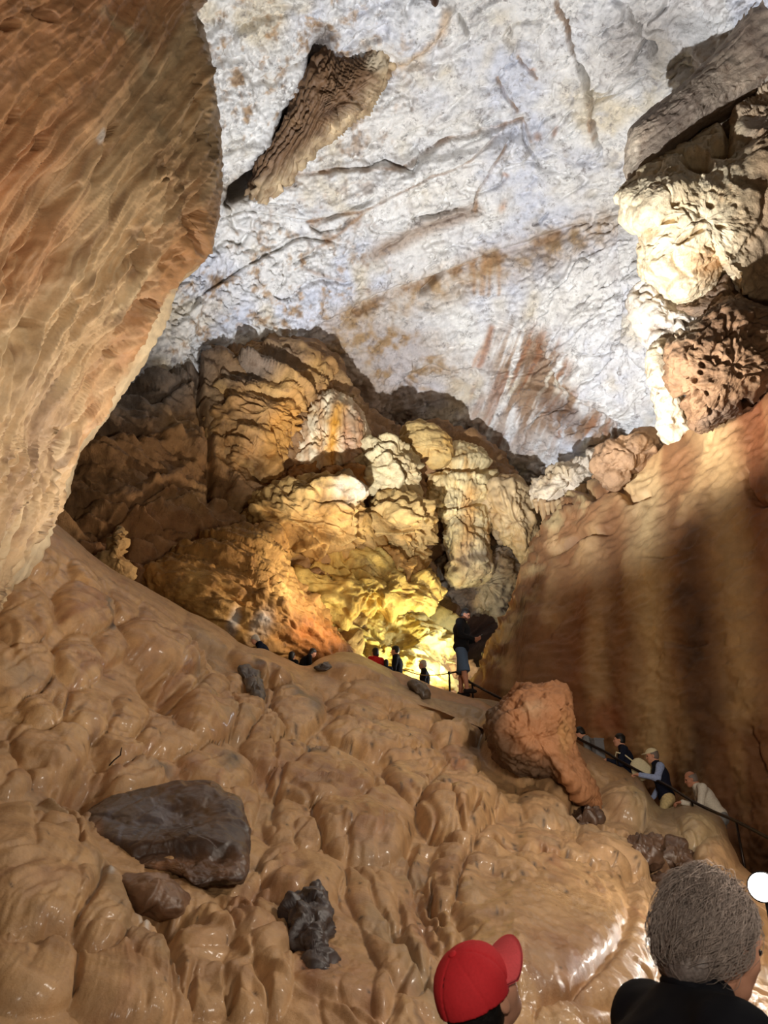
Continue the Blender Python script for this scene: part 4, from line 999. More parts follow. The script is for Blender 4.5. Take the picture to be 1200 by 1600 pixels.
# ------------------------------------------------------------------ loose stones on the slope
def stone(name, label, outline, col, d_off=0.0, bulge=0.3, cat='stone', **kw):
    o = np.array(outline, float); c = o.mean(0)
    dm = slope_depth(*c)
    a = slope_depth(c[0], o[:, 1].max()); b = slope_depth(c[0], o[:, 1].min())
    ty = np.clip((a - b) / max(1, np.ptp(o[:, 1])) * 100, -3, 1)
    return boulder_rock(name, label, cat, outline, dm + d_off, bulge, col, M_DARK, tilt=(0, ty * 0.6), step=2.0, seed=kw.pop('seed', 30), kw=dict(dict(amp=0.04, sc=2.5, crag=0.015, csc=5, fine=0.008, facet=0.035, fsc=4, crack=0.012, flake=0.0), **kw.pop('k', {})), rough=kw.pop('rough', 0.38), jit=2, sat=0.9, **kw)

def slab_x(s, P0):
    s.step([(120, 1300), (160, 1312), (205, 1326), (270, 1317), (330, 1322), (392, 1330)], 2.0, -0.09, 60, 1)
    s.groove([(205, 1326), (270, 1317)], 2.0, 0.02)
    s.h -= 0.05 * s.blobmask(300, 1270, 60, 22, -10, 0.8)
    s.h += s.blobmask(300, 1355, 110, 40, 0, 0.6) * 0.03 * fbm(P0, 6, 4, 0.6, 5, 'r')
def slab_c(s, P0, n1, n2):
    top = s.blobmask(205, 1278, 72, 40, -14, 0.4)
    s.paint(lin(96, 88, 90), top * 0.9)  # grey top face, its wet reflection painted into the colour
    s.rough -= 0.0
    s.paint(lin(120, 88, 56), s.blobmask(325, 1268, 46, 26, 0, 0.8) * sstep(n2, -0.25, 0.25) * 0.8)
    s.paint(lin(134, 92, 60), s.blobmask(290, 1350, 110, 30, 0, 0.7) * (0.3 + 0.6 * sstep(n2, -0.2, 0.2)))
    s.paint(lin(122, 76, 40), s.blobmask(150, 1300, 14, 22, 20, 0.8) * 0.8)
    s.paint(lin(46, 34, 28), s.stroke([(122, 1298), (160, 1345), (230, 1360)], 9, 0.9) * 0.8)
    s.rough -= 0.0 * top
stone('dark_slab', 'large flat dark brown boulder lying in tan flowstone at lower left',
      [(118, 1300), (134, 1274), (152, 1258), (178, 1246), (212, 1236), (250, 1226), (292, 1220), (332, 1224), (352, 1240), (374, 1250), (384, 1278), (391, 1318), (386, 1352), (376, 1376), (340, 1384), (304, 1390), (262, 1370), (215, 1366), (178, 1362), (152, 1348), (130, 1326)],
      (lin(74, 56, 46), lin(92, 66, 48), lin(54, 42, 36)), -0.14, 0.34, 'boulder', p=0.5, extra=slab_x, paint=slab_c, seed=31, rough=0.34, k=dict(facet=0.012, amp=0.02, sc=1.6, crag=0.012, fine=0.010))
stone('brown_cobble', 'smooth brown stone wedged under the large dark boulder', [(176, 1372), (200, 1366), (232, 1366), (264, 1372), (284, 1390), (291, 1414), (274, 1432), (240, 1430), (208, 1416), (190, 1396)],
      (lin(96, 62, 44), lin(128, 94, 68), lin(64, 46, 36)), 0.0, 0.2, seed=32, k=dict(crag=0.01, facet=0.02))
stone('black_jagged_rock', 'black jagged rock poking out of the slope left of the red cap', [(452, 1424), (462, 1402), (478, 1390), (492, 1384), (504, 1398), (514, 1424), (508, 1460), (514, 1500), (508, 1536), (494, 1562), (480, 1534), (472, 1498), (460, 1462)],
      (lin(62, 52, 50), lin(74, 62, 58), lin(44, 38, 38)), 0.0, 0.22, 'rock', seed=33, k=dict(facet=0.05, crag=0.03))
stone('leaning_stone', 'dark leaning stone on the ridge below the visitors in black', [(638, 1066), (652, 1063), (668, 1074), (673, 1096), (670, 1112), (658, 1100), (648, 1084)],
      (lin(86, 70, 54), lin(70, 56, 44), lin(104, 86, 66)), 0.0, 0.25, seed=34)
stone('ridge_cobble', 'small dark stone lying on the ridge top below two dark-haired heads', [(490, 1043), (500, 1035), (512, 1036), (520, 1043), (514, 1047), (498, 1047)],
      (lin(70, 56, 46), lin(84, 68, 54), lin(58, 48, 40)), -0.05, 0.12, seed=35)
stone('slate_stone', 'slate grey smooth stone half sunk in the slope below the ridge', [(374, 1048), (386, 1040), (400, 1050), (413, 1078), (412, 1096), (400, 1096), (388, 1078)],
      (lin(92, 84, 78), lin(80, 68, 60), lin(110, 98, 88)), 0.02, 0.22, seed=36)
for (ol, nm, lb, sd) in (([(975, 1318), (1000, 1308), (1026, 1312), (1034, 1330), (1020, 1350), (996, 1344), (980, 1334)], 'hollow_dark_rock', 'dark brown hollow rock in the gully above the grey haired head', 37),
                         ([(1030, 1336), (1046, 1318), (1062, 1322), (1082, 1340), (1086, 1366), (1072, 1372), (1052, 1356)], 'twisted_dark_rock', 'dark olive twisted rock right of the hollow dark rock', 38),
                         ([(1020, 1370), (1045, 1372), (1070, 1382), (1062, 1396), (1036, 1392)], 'flat_dark_rock', 'low dark rock in the gully just above the grey hair', 39),
                         ([(888, 1272), (905, 1256), (922, 1262), (934, 1280), (920, 1290), (900, 1286)], 'gully_dark_rock', 'dark crumbly rock at the foot of the orange stump', 40)):
    stone(nm, lb, ol, (lin(84, 60, 44), lin(70, 50, 38), lin(110, 84, 60)), 0.0, 0.25, 'rock', seed=sd, k=dict(crag=0.05, facet=0.06))
boulder_rock('orange_stump', 'broad orange stalagmite stump with a trailing foot beside the stairs', 'stalagmite',
    [(780, 1106), (796, 1092), (816, 1078), (850, 1073), (876, 1079), (888, 1096), (890, 1130), (893, 1165), (905, 1195), (922, 1226), (932, 1258), (922, 1268), (900, 1244), (878, 1226), (846, 1216), (812, 1206), (786, 1190), (766, 1166), (760, 1140), (766, 1118)],
    slope_depth(840, 1196) + 0.75, 1.5, (lin(158, 104, 60), lin(142, 92, 50), lin(116, 76, 44)), M_RIGHT, tilt=(0.1, -0.35), step=2.0, seed=41, kw=dict(amp=0.10, sc=1.2, crag=0.07, csc=3, facet=0.04, fsc=2.0, fine=0.06, crack=0.03, flake=0.03),
    center=(836, 1150), p=0.5, sat=0.88, rough=0.7, paint=lambda s, P0, n1, n2: (s.paint(lin(92, 76, 60), s.stroke([(772, 1112), (770, 1150), (800, 1186), (850, 1208)], 20, 0.9) * 0.85), s.paint(lin(190, 156, 116), s.blobmask(836, 1110, 24, 14, 0, 0.8) * (0.3 + n2)), s.paint(lin(190, 140, 76), s.blobmask(880, 1150, 12, 40, 0, 0.8) * 0.5)))  # left flank: dark rock, with its shade side painted in

# twig
def tube(pts, r0, r1=None, seg=8):
    p = np.array(pts, float); r1 = r0 if r1 is None else r1; n = len(p); V = []; F = []
    for i in range(n):
        t = p[min(i + 1, n - 1)] - p[max(i - 1, 0)]; t /= np.linalg.norm(t) + 1e-9
        a = np.cross(t, [0, 0, 1.0]);
        if np.linalg.norm(a) < 1e-3: a = np.array([1.0, 0, 0])
        a /= np.linalg.norm(a); b = np.cross(t, a); r = r0 + (r1 - r0) * i / max(1, n - 1)
        for k in range(seg):
            q = 2 * math.pi * k / seg; V.append(p[i] + r * (a * math.cos(q) + b * math.sin(q)))
    for i in range(n - 1):
        for k in range(seg):
            F.append((i * seg + k, i * seg + (k + 1) % seg, (i + 1) * seg + (k + 1) % seg, (i + 1) * seg + k))
    F.append(tuple(range(seg))[::-1]); F.append(tuple(range((n - 1) * seg, n * seg)))
    return V, F
def joined(parts):
    V, F = [], []
    for v, f in parts:
        k = len(V); V += list(v); F += [tuple(i + k for i in q) for q in f]
    return V, F
TW = flat_mat('twig_bark', (46, 32, 24), 0.8)
td = slope_depth(182, 1186) - 0.05
tag(new_mesh('twig', *joined([tube([at(168, 1199, td), at(178, 1188, td - .03), at(188, 1180, td - .05)], 0.006), tube([at(188, 1180, td - .05), at(190, 1168, td - .06)], 0.006, 0.004)]), TW), 'thin dark bent twig lying on the slope above the dark boulder', 'twig')

# ------------------------------------------------------------------ stalactites
def stalactite(px, py0, py1, d, w, col, mat, lean=0):
    n = 16; seg = 14; V = []; F = []; C_ = []
    a, b = at(px, py0, d), at(px, py1, d); L_ = a[2] - b[2]
    top = np.array([a[0], a[1], a[2] + 0.25 * abs(L_)])
    for i in range(n):
        t = i / (n - 1); r = w * (1 - t) ** 0.7 * (1 + 0.12 * math.sin(t * 17 + px)) + 0.012
        c = top + np.array([lean * t, 0, -(abs(L_) * 1.25) * t])
        for k in range(seg):
            q = 2 * math.pi * k / seg; rr_ = r * (1 + 0.12 * math.sin(5 * q + px))
            V.append(c + np.array([rr_ * math.cos(q), rr_ * math.sin(q), 0])); C_.append([*col, 0.5])
    for i in range(n - 1):
        for k in range(seg):
            F.append((i * seg + k, (i + 1) * seg + k, (i + 1) * seg + (k + 1) % seg, i * seg + (k + 1) % seg))
    F.append(tuple(range(seg))); F.append(tuple(range((n - 1) * seg, n * seg))[::-1])
    o = new_mesh('stalactite', np.array(V) - top, F, mat, None, True, np.array(C_)); o.location = Vector(top)
    return o
tag(stalactite(679, -14, 31, 20.0, 0.2, lin(84, 60, 44), M_DRAPE), 'short dark brown stalactite hanging from the vault at the top edge', 'stalactite')
rs = random.Random(11)
cl = lin(150, 112, 76)
spots = [(838, 786, 806), (848, 790, 832), (856, 792, 818), (865, 794, 846), (873, 790, 826), (881, 788, 838), (889, 786, 816), (897, 778, 812), (905, 770, 800), (913, 764, 792), (922, 756, 778), (931, 748, 770)]
for i, (x, y0, y1) in enumerate(spots):
    o = stalactite(x, y0, y1, 22.6 - 0.012 * (x - 838), 0.07 + 0.05 * rs.random(), mix(np.array([cl]), np.array([lin(196, 170, 130)]), np.array([rs.random()]))[0], M_DRAPE)
    tag(o, 'thin brown stalactite, %s in the row over the gap beside the right wall' % ('leftmost', 'second from left', 'third from left', 'fourth from left', 'fifth from left', 'sixth from left', 'sixth from right', 'fifth from right', 'fourth from right', 'third from right', 'second from right', 'rightmost')[i], 'stalactite', 'stalactites over the gap beside the right wall')
boulder_rock('stalactite_ledge', 'pale ragged ledge above the row of thin stalactites', 'rock ledge',
    [(832, 770), (850, 748), (880, 730), (910, 716), (936, 706), (946, 724), (930, 748), (905, 766), (880, 784), (850, 792)],
    22.9, 0.6, (lin(220, 206, 186), lin(200, 180, 150), lin(150, 118, 84)), seed=44, kw=dict(crag=0.14, csc=2.6))

# ------------------------------------------------------------------ people: smooth-union bodies meshed with surface nets
def surface_nets(D, org, vx):
    s = D < 0
    nx, ny, nz = D.shape
    acc = np.zeros((nx - 1, ny - 1, nz - 1, 3)); cnt = np.zeros((nx - 1, ny - 1, nz - 1))
    cor = [(a, b, c) for a in (0, 1) for b in (0, 1) for c in (0, 1)]
    sl = lambda o: (slice(o[0], nx - 1 + o[0]), slice(o[1], ny - 1 + o[1]), slice(o[2], nz - 1 + o[2]))
    for ax in range(3):
        for o in cor:
            if o[ax]: continue
            e = list(o); e[ax] = 1
            A, B = D[sl(o)], D[sl(tuple(e))]
            m = (A < 0) != (B < 0)
            t = np.where(m, A / np.where(m, A - B, 1), 0)
            for k in range(3):
                acc[..., k] += m * (o[k] + (t if k == ax else 0))
            cnt += m
    act = cnt > 0
    idx = np.full(act.shape, -1); idx[act] = np.arange(act.sum())
    ii = np.argwhere(act)
    V = org + (ii + acc[act] / cnt[act][:, None]) * vx
    F = []
    for ax in range(3):
        b, c = (ax + 1) % 3, (ax + 2) % 3
        lo = [slice(1, -1)] * 3; lo[ax] = slice(0, -1)
        hi = [slice(1, -1)] * 3; hi[ax] = slice(1, None)
        A, B = s[tuple(lo)], s[tuple(hi)]
        for sign in (0, 1):
            m = np.argwhere((A != B) & (A == bool(sign)))
            off = np.array([1, 1, 1]); off[ax] = 0
            g = m + off
            eb = np.eye(3, dtype=int)[b]; ec = np.eye(3, dtype=int)[c]
            q = [g - eb - ec, g - ec, g, g - eb]
            f = np.stack([idx[tuple(x.T)] for x in q], 1)
            F.append(f if sign else f[:, ::-1])
    return V, np.concatenate(F)

def s_cap(P, a, b, ra, rb):
    a, b = np.array(a, float), np.array(b, float); ab = b - a
    t = np.clip(((P - a) @ ab) / (ab @ ab + 1e-12), 0, 1)
    return np.linalg.norm(P - a - t[..., None] * ab, axis=-1) - (ra + (rb - ra) * t)
def s_ell(P, c, r, M=None):
    q = P - np.array(c, float)
    if M is not None: q = q @ M
    r = np.array(r, float); k = np.linalg.norm(q / r, axis=-1)
    return (k - 1) * r.min() * (0.6 + 0.4 * k ** -1 if False else 1)
def smin(a, b, k):
    h = np.clip(0.5 + 0.5 * (b - a) / k, 0, 1)
    return b * (1 - h) + a * h - k * h * (1 - h)
def sculpt(prims, vx, k=0.03, pad=0.04, post=None):
    """prims: ('c', a, b, ra, rb[, k]) tapered limbs, ('e', centre, radii, matrix[, k]) masses, ('-', ...) cuts"""
    pts = []
    for p in prims:
        if p[0] == 'c':
            pts += [np.array(p[1]) - p[3], np.array(p[1]) + p[3], np.array(p[2]) - p[4], np.array(p[2]) + p[4]]
        elif p[0] == 'e':
            m = max(p[2]); pts += [np.array(p[1]) - m, np.array(p[1]) + m]
    lo = np.min(pts, 0) - pad; hi = np.max(pts, 0) + pad
    n = np.ceil((hi - lo) / vx).astype(int) + 1
    g = np.stack(np.meshgrid(*[lo[i] + vx * np.arange(n[i]) for i in range(3)], indexing='ij'), -1)
    D = None
    for p in prims:
        kk = p[5] if p[0] == 'c' and len(p) > 5 else (p[4] if p[0] == 'e' and len(p) > 4 else k)
        if p[0] == 'c': d = s_cap(g, *p[1:5])
        elif p[0] == 'e': d = s_ell(g, p[1], p[2], p[3] if len(p) > 3 else None)
        elif p[0] == '-':
            D = np.maximum(D, -s_ell(g, p[1], p[2], p[3] if len(p) > 3 else None)); continue
        elif p[0] == 'below':
            D = np.maximum(D, g[..., 2] - p[1]); continue
        elif p[0] == 'above':
            D = np.maximum(D, p[1] - g[..., 2]); continue
        elif p[0] == 'plane':
            D = np.maximum(D, (g - np.array(p[1], float)) @ np.array(p[2], float)); continue
        D = d if D is None else smin(D, d, kk)
    if post is not None:
        D = post(D, g)
    return surface_nets(D, lo, vx)

def rot(yaw=0, pitch=0, roll=0):
    """columns: forward (x), left (y), up (z) after pitching (nose down positive), rolling and yawing"""
    return np.array((Matrix.Rotation(yaw, 3, 'Z') @ Matrix.Rotation(pitch, 3, 'Y') @ Matrix.Rotation(roll, 3, 'X')))

SKIN = flat_mat('skin', (206, 150, 122), 0.55, var=0.08, scale=30)
SKIN_D = flat_mat('skin_tanned', (176, 122, 96), 0.55, var=0.08, scale=30)
EYE = flat_mat('eye_dark', (30, 24, 22), 0.2, var=0.02)
HAIR_B = flat_mat('hair_black', (24, 20, 19), 0.5, var=0.4, scale=90, bump=0.6)
HAIR_G = flat_mat('hair_grey', (116, 104, 98), 0.5, var=0.35, scale=120, bump=0.6)
HAIR_W = flat_mat('hair_pale', (196, 184, 166), 0.6, var=0.2, scale=120, bump=0.5)
CL = {}
def cloth(name, rgb, **kw):
    if name not in CL: CL[name] = flat_mat(name, rgb, kw.pop('rough', 0.85), var=kw.pop('var', 0.18), scale=kw.pop('scale', 35), bump=kw.pop('bump', 0.5), spec=0.2, **kw)
    return CL[name]

def head_prims(c, M, s=1.0):
    """c: centre of the skull, M: columns forward, left, up"""
    T = lambda x, y, z: np.array(c) + M @ (np.array([x, y, z]) * s)
    R_ = lambda *r: np.array(r) * s
    p = [('e', T(-0.012, 0, 0.03), R_(0.094, 0.074, 0.090), M, 0.02), ('e', T(0.022, 0, -0.045), R_(0.066, 0.056, 0.070), M, 0.03),
         ('e', T(0.060, 0, -0.090), R_(0.024, 0.026, 0.022), M, 0.03),
         ('c', T(0.078, 0, 0.008), T(0.098, 0, -0.028), 0.011 * s, 0.015 * s, 0.012),
         ('c', T(0.074, 0.03, 0.022), T(0.074, -0.03, 0.022), 0.013 * s, 0.013 * s, 0.02),
         ('c', T(0.074, 0.018, -0.058), T(0.074, -0.018, -0.058), 0.012 * s, 0.012 * s, 0.012)]
    for q in (1, -1):
        p.append(('e', T(-0.006, 0.074 * q, -0.012), R_(0.020, 0.009, 0.030), M, 0.008))
        p.append(('e', T(0.05, 0.036 * q, -0.03), R_(0.03, 0.022, 0.024), M, 0.025))
    return p, T

def hand_mesh(wrist, d, palm_n, side, curl=0.9, vx=0.0038):
    """a hand from the wrist along d; palm_n: the palm's facing; side: +1 thumb on the left of (d, palm_n)"""
    d = np.array(d, float); d /= np.linalg.norm(d); n = np.array(palm_n, float); n -= d * (n @ d); n /= np.linalg.norm(n)
    u = np.cross(d, n) * side; w = np.array(wrist, float)
    M = np.stack([d, u, n], 1)
    pr = [('e', w + d * 0.045, (0.055, 0.042, 0.017), M), ('c', w - d * 0.03, w + d * 0.02, 0.026, 0.027)]
    for k, (o, l) in enumerate(((0.030, 0.040), (0.011, 0.045), (-0.010, 0.042), (-0.029, 0.034))):
        a = w + d * 0.085 + u * o
        ang = curl * (0.8 + 0.08 * k); q = a; dirn = d
        for j in range(3):
            th = ang * (j + 0.5) * 0.75
            dirn = d * math.cos(th) + n * math.sin(th)
            q2 = q + dirn * l * (0.8 if j == 0 else 0.55)
            pr.append(('c', q, q2, 0.0095 - j * 0.0008, 0.0088 - j * 0.0008)); q = q2
    t0 = w + d * 0.025 + u * 0.034; t1 = t0 + d * 0.035 + u * 0.022 + n * 0.012; t2 = t1 + d * 0.028 + n * 0.016 - u * 0.004
    pr += [('c', w + d * 0.015 + u * 0.02, t0, 0.017, 0.014), ('c', t0, t1, 0.0125, 0.011), ('c', t1, t2, 0.0105, 0.009)]
    return sculpt(pr, vx, k=0.006, pad=0.02)

def cat_mesh(ms):
    V = []; F = []; k = 0
    for v, f in ms:
        V.append(np.asarray(v)); F.append(np.asarray(f) + k); k += len(v)
    return np.concatenate(V), np.concatenate(F)

def put(parent, name, VF, mat, base, yaw):
    """part meshes are made in the person's own frame (forward x, left y, up z, feet at 0)"""
    V, F = VF
    Rz = rot(yaw)
    o = new_mesh(name, np.asarray(V) @ Rz.T, F, mat, None)
    o.parent = parent
    return o

def person(label, base, yaw, look, group=None, height=1.75, lean=0.0, head_pitch=0.0, head_yaw=0.0, arms=None, legs=None, vx=0.014, simple=False):
    """look: dict of clothing. A standing figure whose trunk leans forward by `lean` radians."""
    root = empty('person', base)
    tag(root, label, 'person', group)
    s = height / 1.75
    S = lambda *v: np.array(v) * s
    hip = S(0, 0, 0.92); up = np.array([math.sin(lean), 0, math.cos(lean)]); fw = np.array([math.cos(lean), 0, -math.sin(lean)])
    Y = np.array([0, 1.0, 0])
    chest = hip + up * 0.36 * s; sh = hip + up * 0.50 * s; neck = hip + up * 0.56 * s + fw * 0.02 * s
    hm = rot(head_yaw, head_pitch + lean * 0.5)
    hc = neck + (up * 0.5 + hm[:, 2] * 0.5) * 0.135 * s + fw * 0.03 * s
    hp, T = head_prims(hc, hm, s)
    B = [('e', hip + up * 0.02, S(0.105, 0.15, 0.12), rot(0, lean)), ('e', hip + up * 0.2 * s, S(0.10, 0.135, 0.18), rot(0, lean)), ('e', chest, S(0.115, 0.165, 0.17), rot(0, lean)),
         ('c', sh - up * 0.01, neck + hm[:, 2] * 0.06 * s, 0.06 * s, 0.056 * s), ('c', sh + Y * 0.15 * s, sh - Y * 0.15 * s, 0.055 * s, 0.055 * s)]
    arms = arms or {}
    legs = legs or {}
    cloths = []; hands = []; Lg = []
    J = {}
    for q, nm in ((1, 'l'), (-1, 'r')):
        shj = sh + Y * 0.175 * q * s - up * 0.01 * s
        el = S(*arms[nm][0]) if nm in arms else shj + S(0.02, 0.05 * q, -0.29)
        wr = S(*arms[nm][1]) if nm in arms else el + S(0.10, 0.0, -0.24)
        hj = hip + Y * 0.09 * q * s
        kn = S(*legs[nm][0]) if nm in legs else S(0.02, 0.10 * q, 0.50)
        an = S(*legs[nm][1]) if nm in legs else S(-0.01, 0.11 * q, 0.085)
        J[nm] = (shj, el, wr, hj, kn, an)
        B += [('c', shj, el, 0.048 * s, 0.038 * s), ('c', el, wr, 0.040 * s, 0.026 * s)]
        B += [('c', hj, kn, 0.082 * s, 0.055 * s), ('c', kn, kn + (an - kn) * 0.35 - np.array([0.012, 0, 0]) * s, 0.052 * s, 0.056 * s), ('c', kn + (an - kn) * 0.35, an, 0.054 * s, 0.036 * s), ('c', an, an + S(0.13, 0.01 * q, -0.05), 0.036 * s, 0.03 * s)]
        if nm in arms and len(arms[nm]) > 2:
            hands.append(hand_mesh(wr, wr - el if arms[nm][2] is None else arms[nm][2], arms[nm][3], arms[nm][4], arms[nm][5] if len(arms[nm]) > 5 else 1.0))
        else:
            fd_ = (wr - el) / np.linalg.norm(wr - el)
            hands.append(hand_mesh(wr, fd_ + np.array([0, 0, -0.3]), np.array([-0.2, -q, 0.0]), -1 * q, 0.5, 0.006 if simple else 0.0045))
    bodym = cat_mesh([sculpt(B + hp, vx, k=0.035 * s)] + ([] if simple else [sculpt(hp + [('c', T(-0.02, 0, -0.02), neck, 0.05 * s, 0.055 * s)], 0.0055, k=0.02)]) + hands)
    body = put(root, 'body', bodym, look.get('skin', SKIN), base, yaw)
    if not simple:
        for q in (1, -1):
            e = sculpt([('e', T(0.079, 0.031 * q, 0.0), (0.012 * s, 0.014 * s, 0.009 * s), hm)], 0.004, pad=0.012)
            put(root, 'eye', e, EYE, base, yaw)
    # hair
    hs = look.get('hair')
    if hs:
        mat, style = hs
        pr = [('e', T(-0.020, 0, 0.045), np.array((0.100, 0.084, 0.092)) * s, hm), ('e', T(-0.045, 0, -0.01), np.array((0.072, 0.078, 0.075)) * s, hm)]
        cut = [('plane', T(0.055, 0, 0.03), hm @ np.array([0.75, 0, -0.66]))]
        if style == 'fringe': cut = [('plane', T(0.078, 0, 0.045), hm @ np.array([0.8, 0, -0.6]))]
        if style == 'ring': cut = [('plane', T(0.03, 0, 0.03), hm @ np.array([0.9, 0, -0.4])), ('plane', T(0, 0, 0.055), hm @ np.array([0.1, 0, 1.0]))]
        if style == 'bob': pr += [('e', T(-0.04, 0, -0.07), np.array((0.075, 0.09, 0.09)) * s, hm)]
        put(root, 'hair', sculpt(pr + cut, 0.007 if not simple else 0.01, k=0.02), mat, base, yaw)
    if look.get('beard') is not None:
        put(root, 'beard', sculpt([('e', T(0.040, 0, -0.085), np.array((0.060, 0.058, 0.040)) * s, hm), ('plane', T(0.04, 0, -0.062), hm @ np.array([0.25, 0, 1.0]))], 0.006, k=0.01), look['beard'], base, yaw)
    # upper garment
    top = look['top']; bk = look.get('bulk', 1.0)
    def fold(D, g):
        Q = g.reshape(-1, 3)
        return D + (0.010 * fbm(Q * np.array([1, 1, 1.0]), 7, 3, 0.5, base[0] * 3) + 0.004 * noise(Q, 25)).reshape(D.shape)
    TP = [('e', hip + up * 0.03 * s, S(0.135 * bk, 0.178 * bk, 0.13), rot(0, lean)), ('e', hip + up * 0.2 * s, S(0.13 * bk, 0.168 * bk, 0.20), rot(0, lean)), ('e', chest, S(0.142 * bk, 0.19 * bk, 0.18), rot(0, lean)),
          ('c', sh + Y * 0.15 * s, sh - Y * 0.15 * s, 0.072 * s, 0.072 * s), ('c', sh, neck + up * 0.0, 0.078 * s, 0.074 * s)]
    slv = look.get('sleeves', top)
    SL = []
    for nm in 'lr':
        shj, el, wr, hj, kn, an = J[nm]
        SL.append([('c', shj, el, 0.070 * s * bk, 0.054 * s * bk), ('c', el, wr - (wr - el) * 0.06, 0.056 * s * bk, 0.040 * s)])
    if slv is top:
        put(root, look.get('top_name', 'jacket'), sculpt(TP + SL[0] + SL[1] + [('plane', hip - up * 0.10 * s, -up)], vx * 0.9, k=0.03 * s, post=fold), top, base, yaw)
    else:
        put(root, look.get('top_name', 'vest'), sculpt(TP + [('plane', hip - up * 0.10 * s, -up)], vx * 0.9, k=0.03 * s, post=fold), top, base, yaw)
        for sp in SL: put(root, 'sleeve', sculpt(sp, vx * 0.8, k=0.02, post=fold), slv, base, yaw)
    if look.get('collar') is not None:
        put(root, 'collar', sculpt([('e', neck - up * 0.005, S(0.088, 0.092, 0.03), rot(0, lean + 0.25))], 0.008), look['collar'], base, yaw)
    if look.get('hood') is not None:
        put(root, 'hood', sculpt([('e', neck - fw * 0.075 * s - up * 0.01, S(0.05, 0.11, 0.055), rot(0, lean)), ('c', neck + Y * 0.085 * s, neck - fw * 0.06 * s + Y * 0.06 * s, 0.03, 0.04), ('c', neck - Y * 0.085 * s, neck - fw * 0.06 * s - Y * 0.06 * s, 0.03, 0.04)], 0.009), look['hood'], base, yaw)
    # lower garment
    hem = look.get('hem', 0.09)
    LP = [('e', hip - up * 0.02, S(0.125, 0.168, 0.12), rot(0, lean * 0.5))]
    for nm in 'lr':
        shj, el, wr, hj, kn, an = J[nm]
        wk, wa = look.get('leg_w', (0.075, 0.062))
        LP += [('c', hj, kn, 0.102 * s, wk * s), ('c', kn, an, wk * s, wa * s)]
    put(root, look.get('bottom_name', 'trousers'), sculpt(LP + [('above', hem * s), ('plane', hip + up * 0.08 * s, up)], vx * 0.9, k=0.02 * s, post=fold), look['bottom'], base, yaw)
    for nm in 'lr':
        an = J[nm][5]; q = 1 if nm == 'l' else -1
        fx = an + S(0.10, 0.015 * q, 0); fx[2] = an[2] - 0.04 * s
        put(root, 'shoe', sculpt([('c', an + S(-0.02, 0, -0.025), fx, 0.050 * s, 0.042 * s), ('c', fx, fx + S(0.06, 0, -0.008), 0.044 * s, 0.034 * s), ('above', an[2] - 0.085 * s)], 0.009, k=0.02), look.get('shoe', cloth('shoe_dark', (34, 30, 30))), base, yaw)
    return root, dict(T=T, hm=hm, J=J, up=up, fw=fw, hip=hip, neck=neck, sh=sh, s=s, hc=hc, yaw=yaw, base=np.array(base))

def world_of(info, p):
    return info['base'] + rot(info['yaw']) @ np.asarray(p)

BLACK, NAVY, DENIM = cloth('black_fabric', (20, 20, 24)), cloth('navy_fabric', (24, 28, 46)), cloth('denim', (78, 96, 122), scale=120)
GREYC, KHAKI, OATM, SKY_, REDC = cloth('grey_fabric', (120, 122, 124)), cloth('cream_chinos', (206, 186, 138)), cloth('oatmeal_knit', (206, 200, 188), scale=80), cloth('pale_blue_shirt', (150, 166, 206)), cloth('red_fabric', (190, 34, 30))
CANVAS = cloth('cream_canvas', (226, 216, 182), scale=120)

def head_offset(height, lean, hp_, hy=0.0):
    s = height / 1.75; up = np.array([math.sin(lean), 0, math.cos(lean)]); fw = np.array([math.cos(lean), 0, -math.sin(lean)])
    hm_ = rot(hy, hp_ + lean * 0.5)
    return np.array([0, 0, 0.92]) * s + up * 0.56 * s + fw * 0.05 * s + (up * 0.5 + hm_[:, 2] * 0.5) * 0.135 * s
def stand(px, top_y, d, height, yaw, lean=0.0, head_pitch=0.0):
    """where a person of this height and stoop stands so that the head is at this place"""
    hc = head_offset(height, lean, head_pitch)
    return at(px, top_y, d) - np.array([0, 0, 0.115 * height / 1.75]) - rot(yaw) @ hc

# the man standing on the ridge with a phone
mb = at(724, 1087, 15.0)
root, inf = person('man in black jacket and knee-length denim shorts standing on the ridge, looking at his phone', mb, math.radians(-18),
    dict(hair=(HAIR_B, 'short'), beard=flat_mat('stubble', (92, 66, 54), 0.7), top=BLACK, hood=cloth('grey_lining', (130, 130, 128)), bottom=DENIM, bottom_name='shorts', hem=0.44, leg_w=(0.11, 0.115), skin=SKIN_D, bulk=1.18),
    height=1.78, lean=0.06, head_pitch=0.42, vx=0.013,
    arms={'l': ((0.08, 0.25, 1.13), (0.27, 0.12, 1.08), (1, -0.5, 0.1), (0, -0.6, 0.8), 1, 0.7), 'r': ((0.06, -0.25, 1.11), (0.28, -0.10, 1.06), (1, 0.35, 0.15), (0, 0.5, 0.8), -1, 0.7)},
    legs={'l': ((-0.02, 0.10, 0.50), (-0.08, 0.11, 0.085)), 'r': ((0.06, -0.10, 0.50), (0.10, -0.12, 0.085))})
pz = world_of(inf, np.array([0.39, 0.0, 1.13]) * 1.78 / 1.75)
bm = bmesh.new(); bmesh.ops.create_cube(bm, size=1.0, matrix=Matrix.Diagonal((0.15, 0.075, 0.009, 1)))
bmesh.ops.bevel(bm, geom=bm.edges[:], offset=0.003, segments=2)
me = bpy.data.meshes.new('phone'); bm.to_mesh(me); bm.free(); me.materials.append(flat_mat('phone_case', (20, 20, 24), 0.3))
ph = bpy.data.objects.new('phone', me); COL.objects.link(ph); ph.location = Vector(pz); ph.rotation_euler = (0.1, -0.5, math.radians(-18))
tag(ph, 'small phone held by the man in denim shorts on the ridge', 'phone')
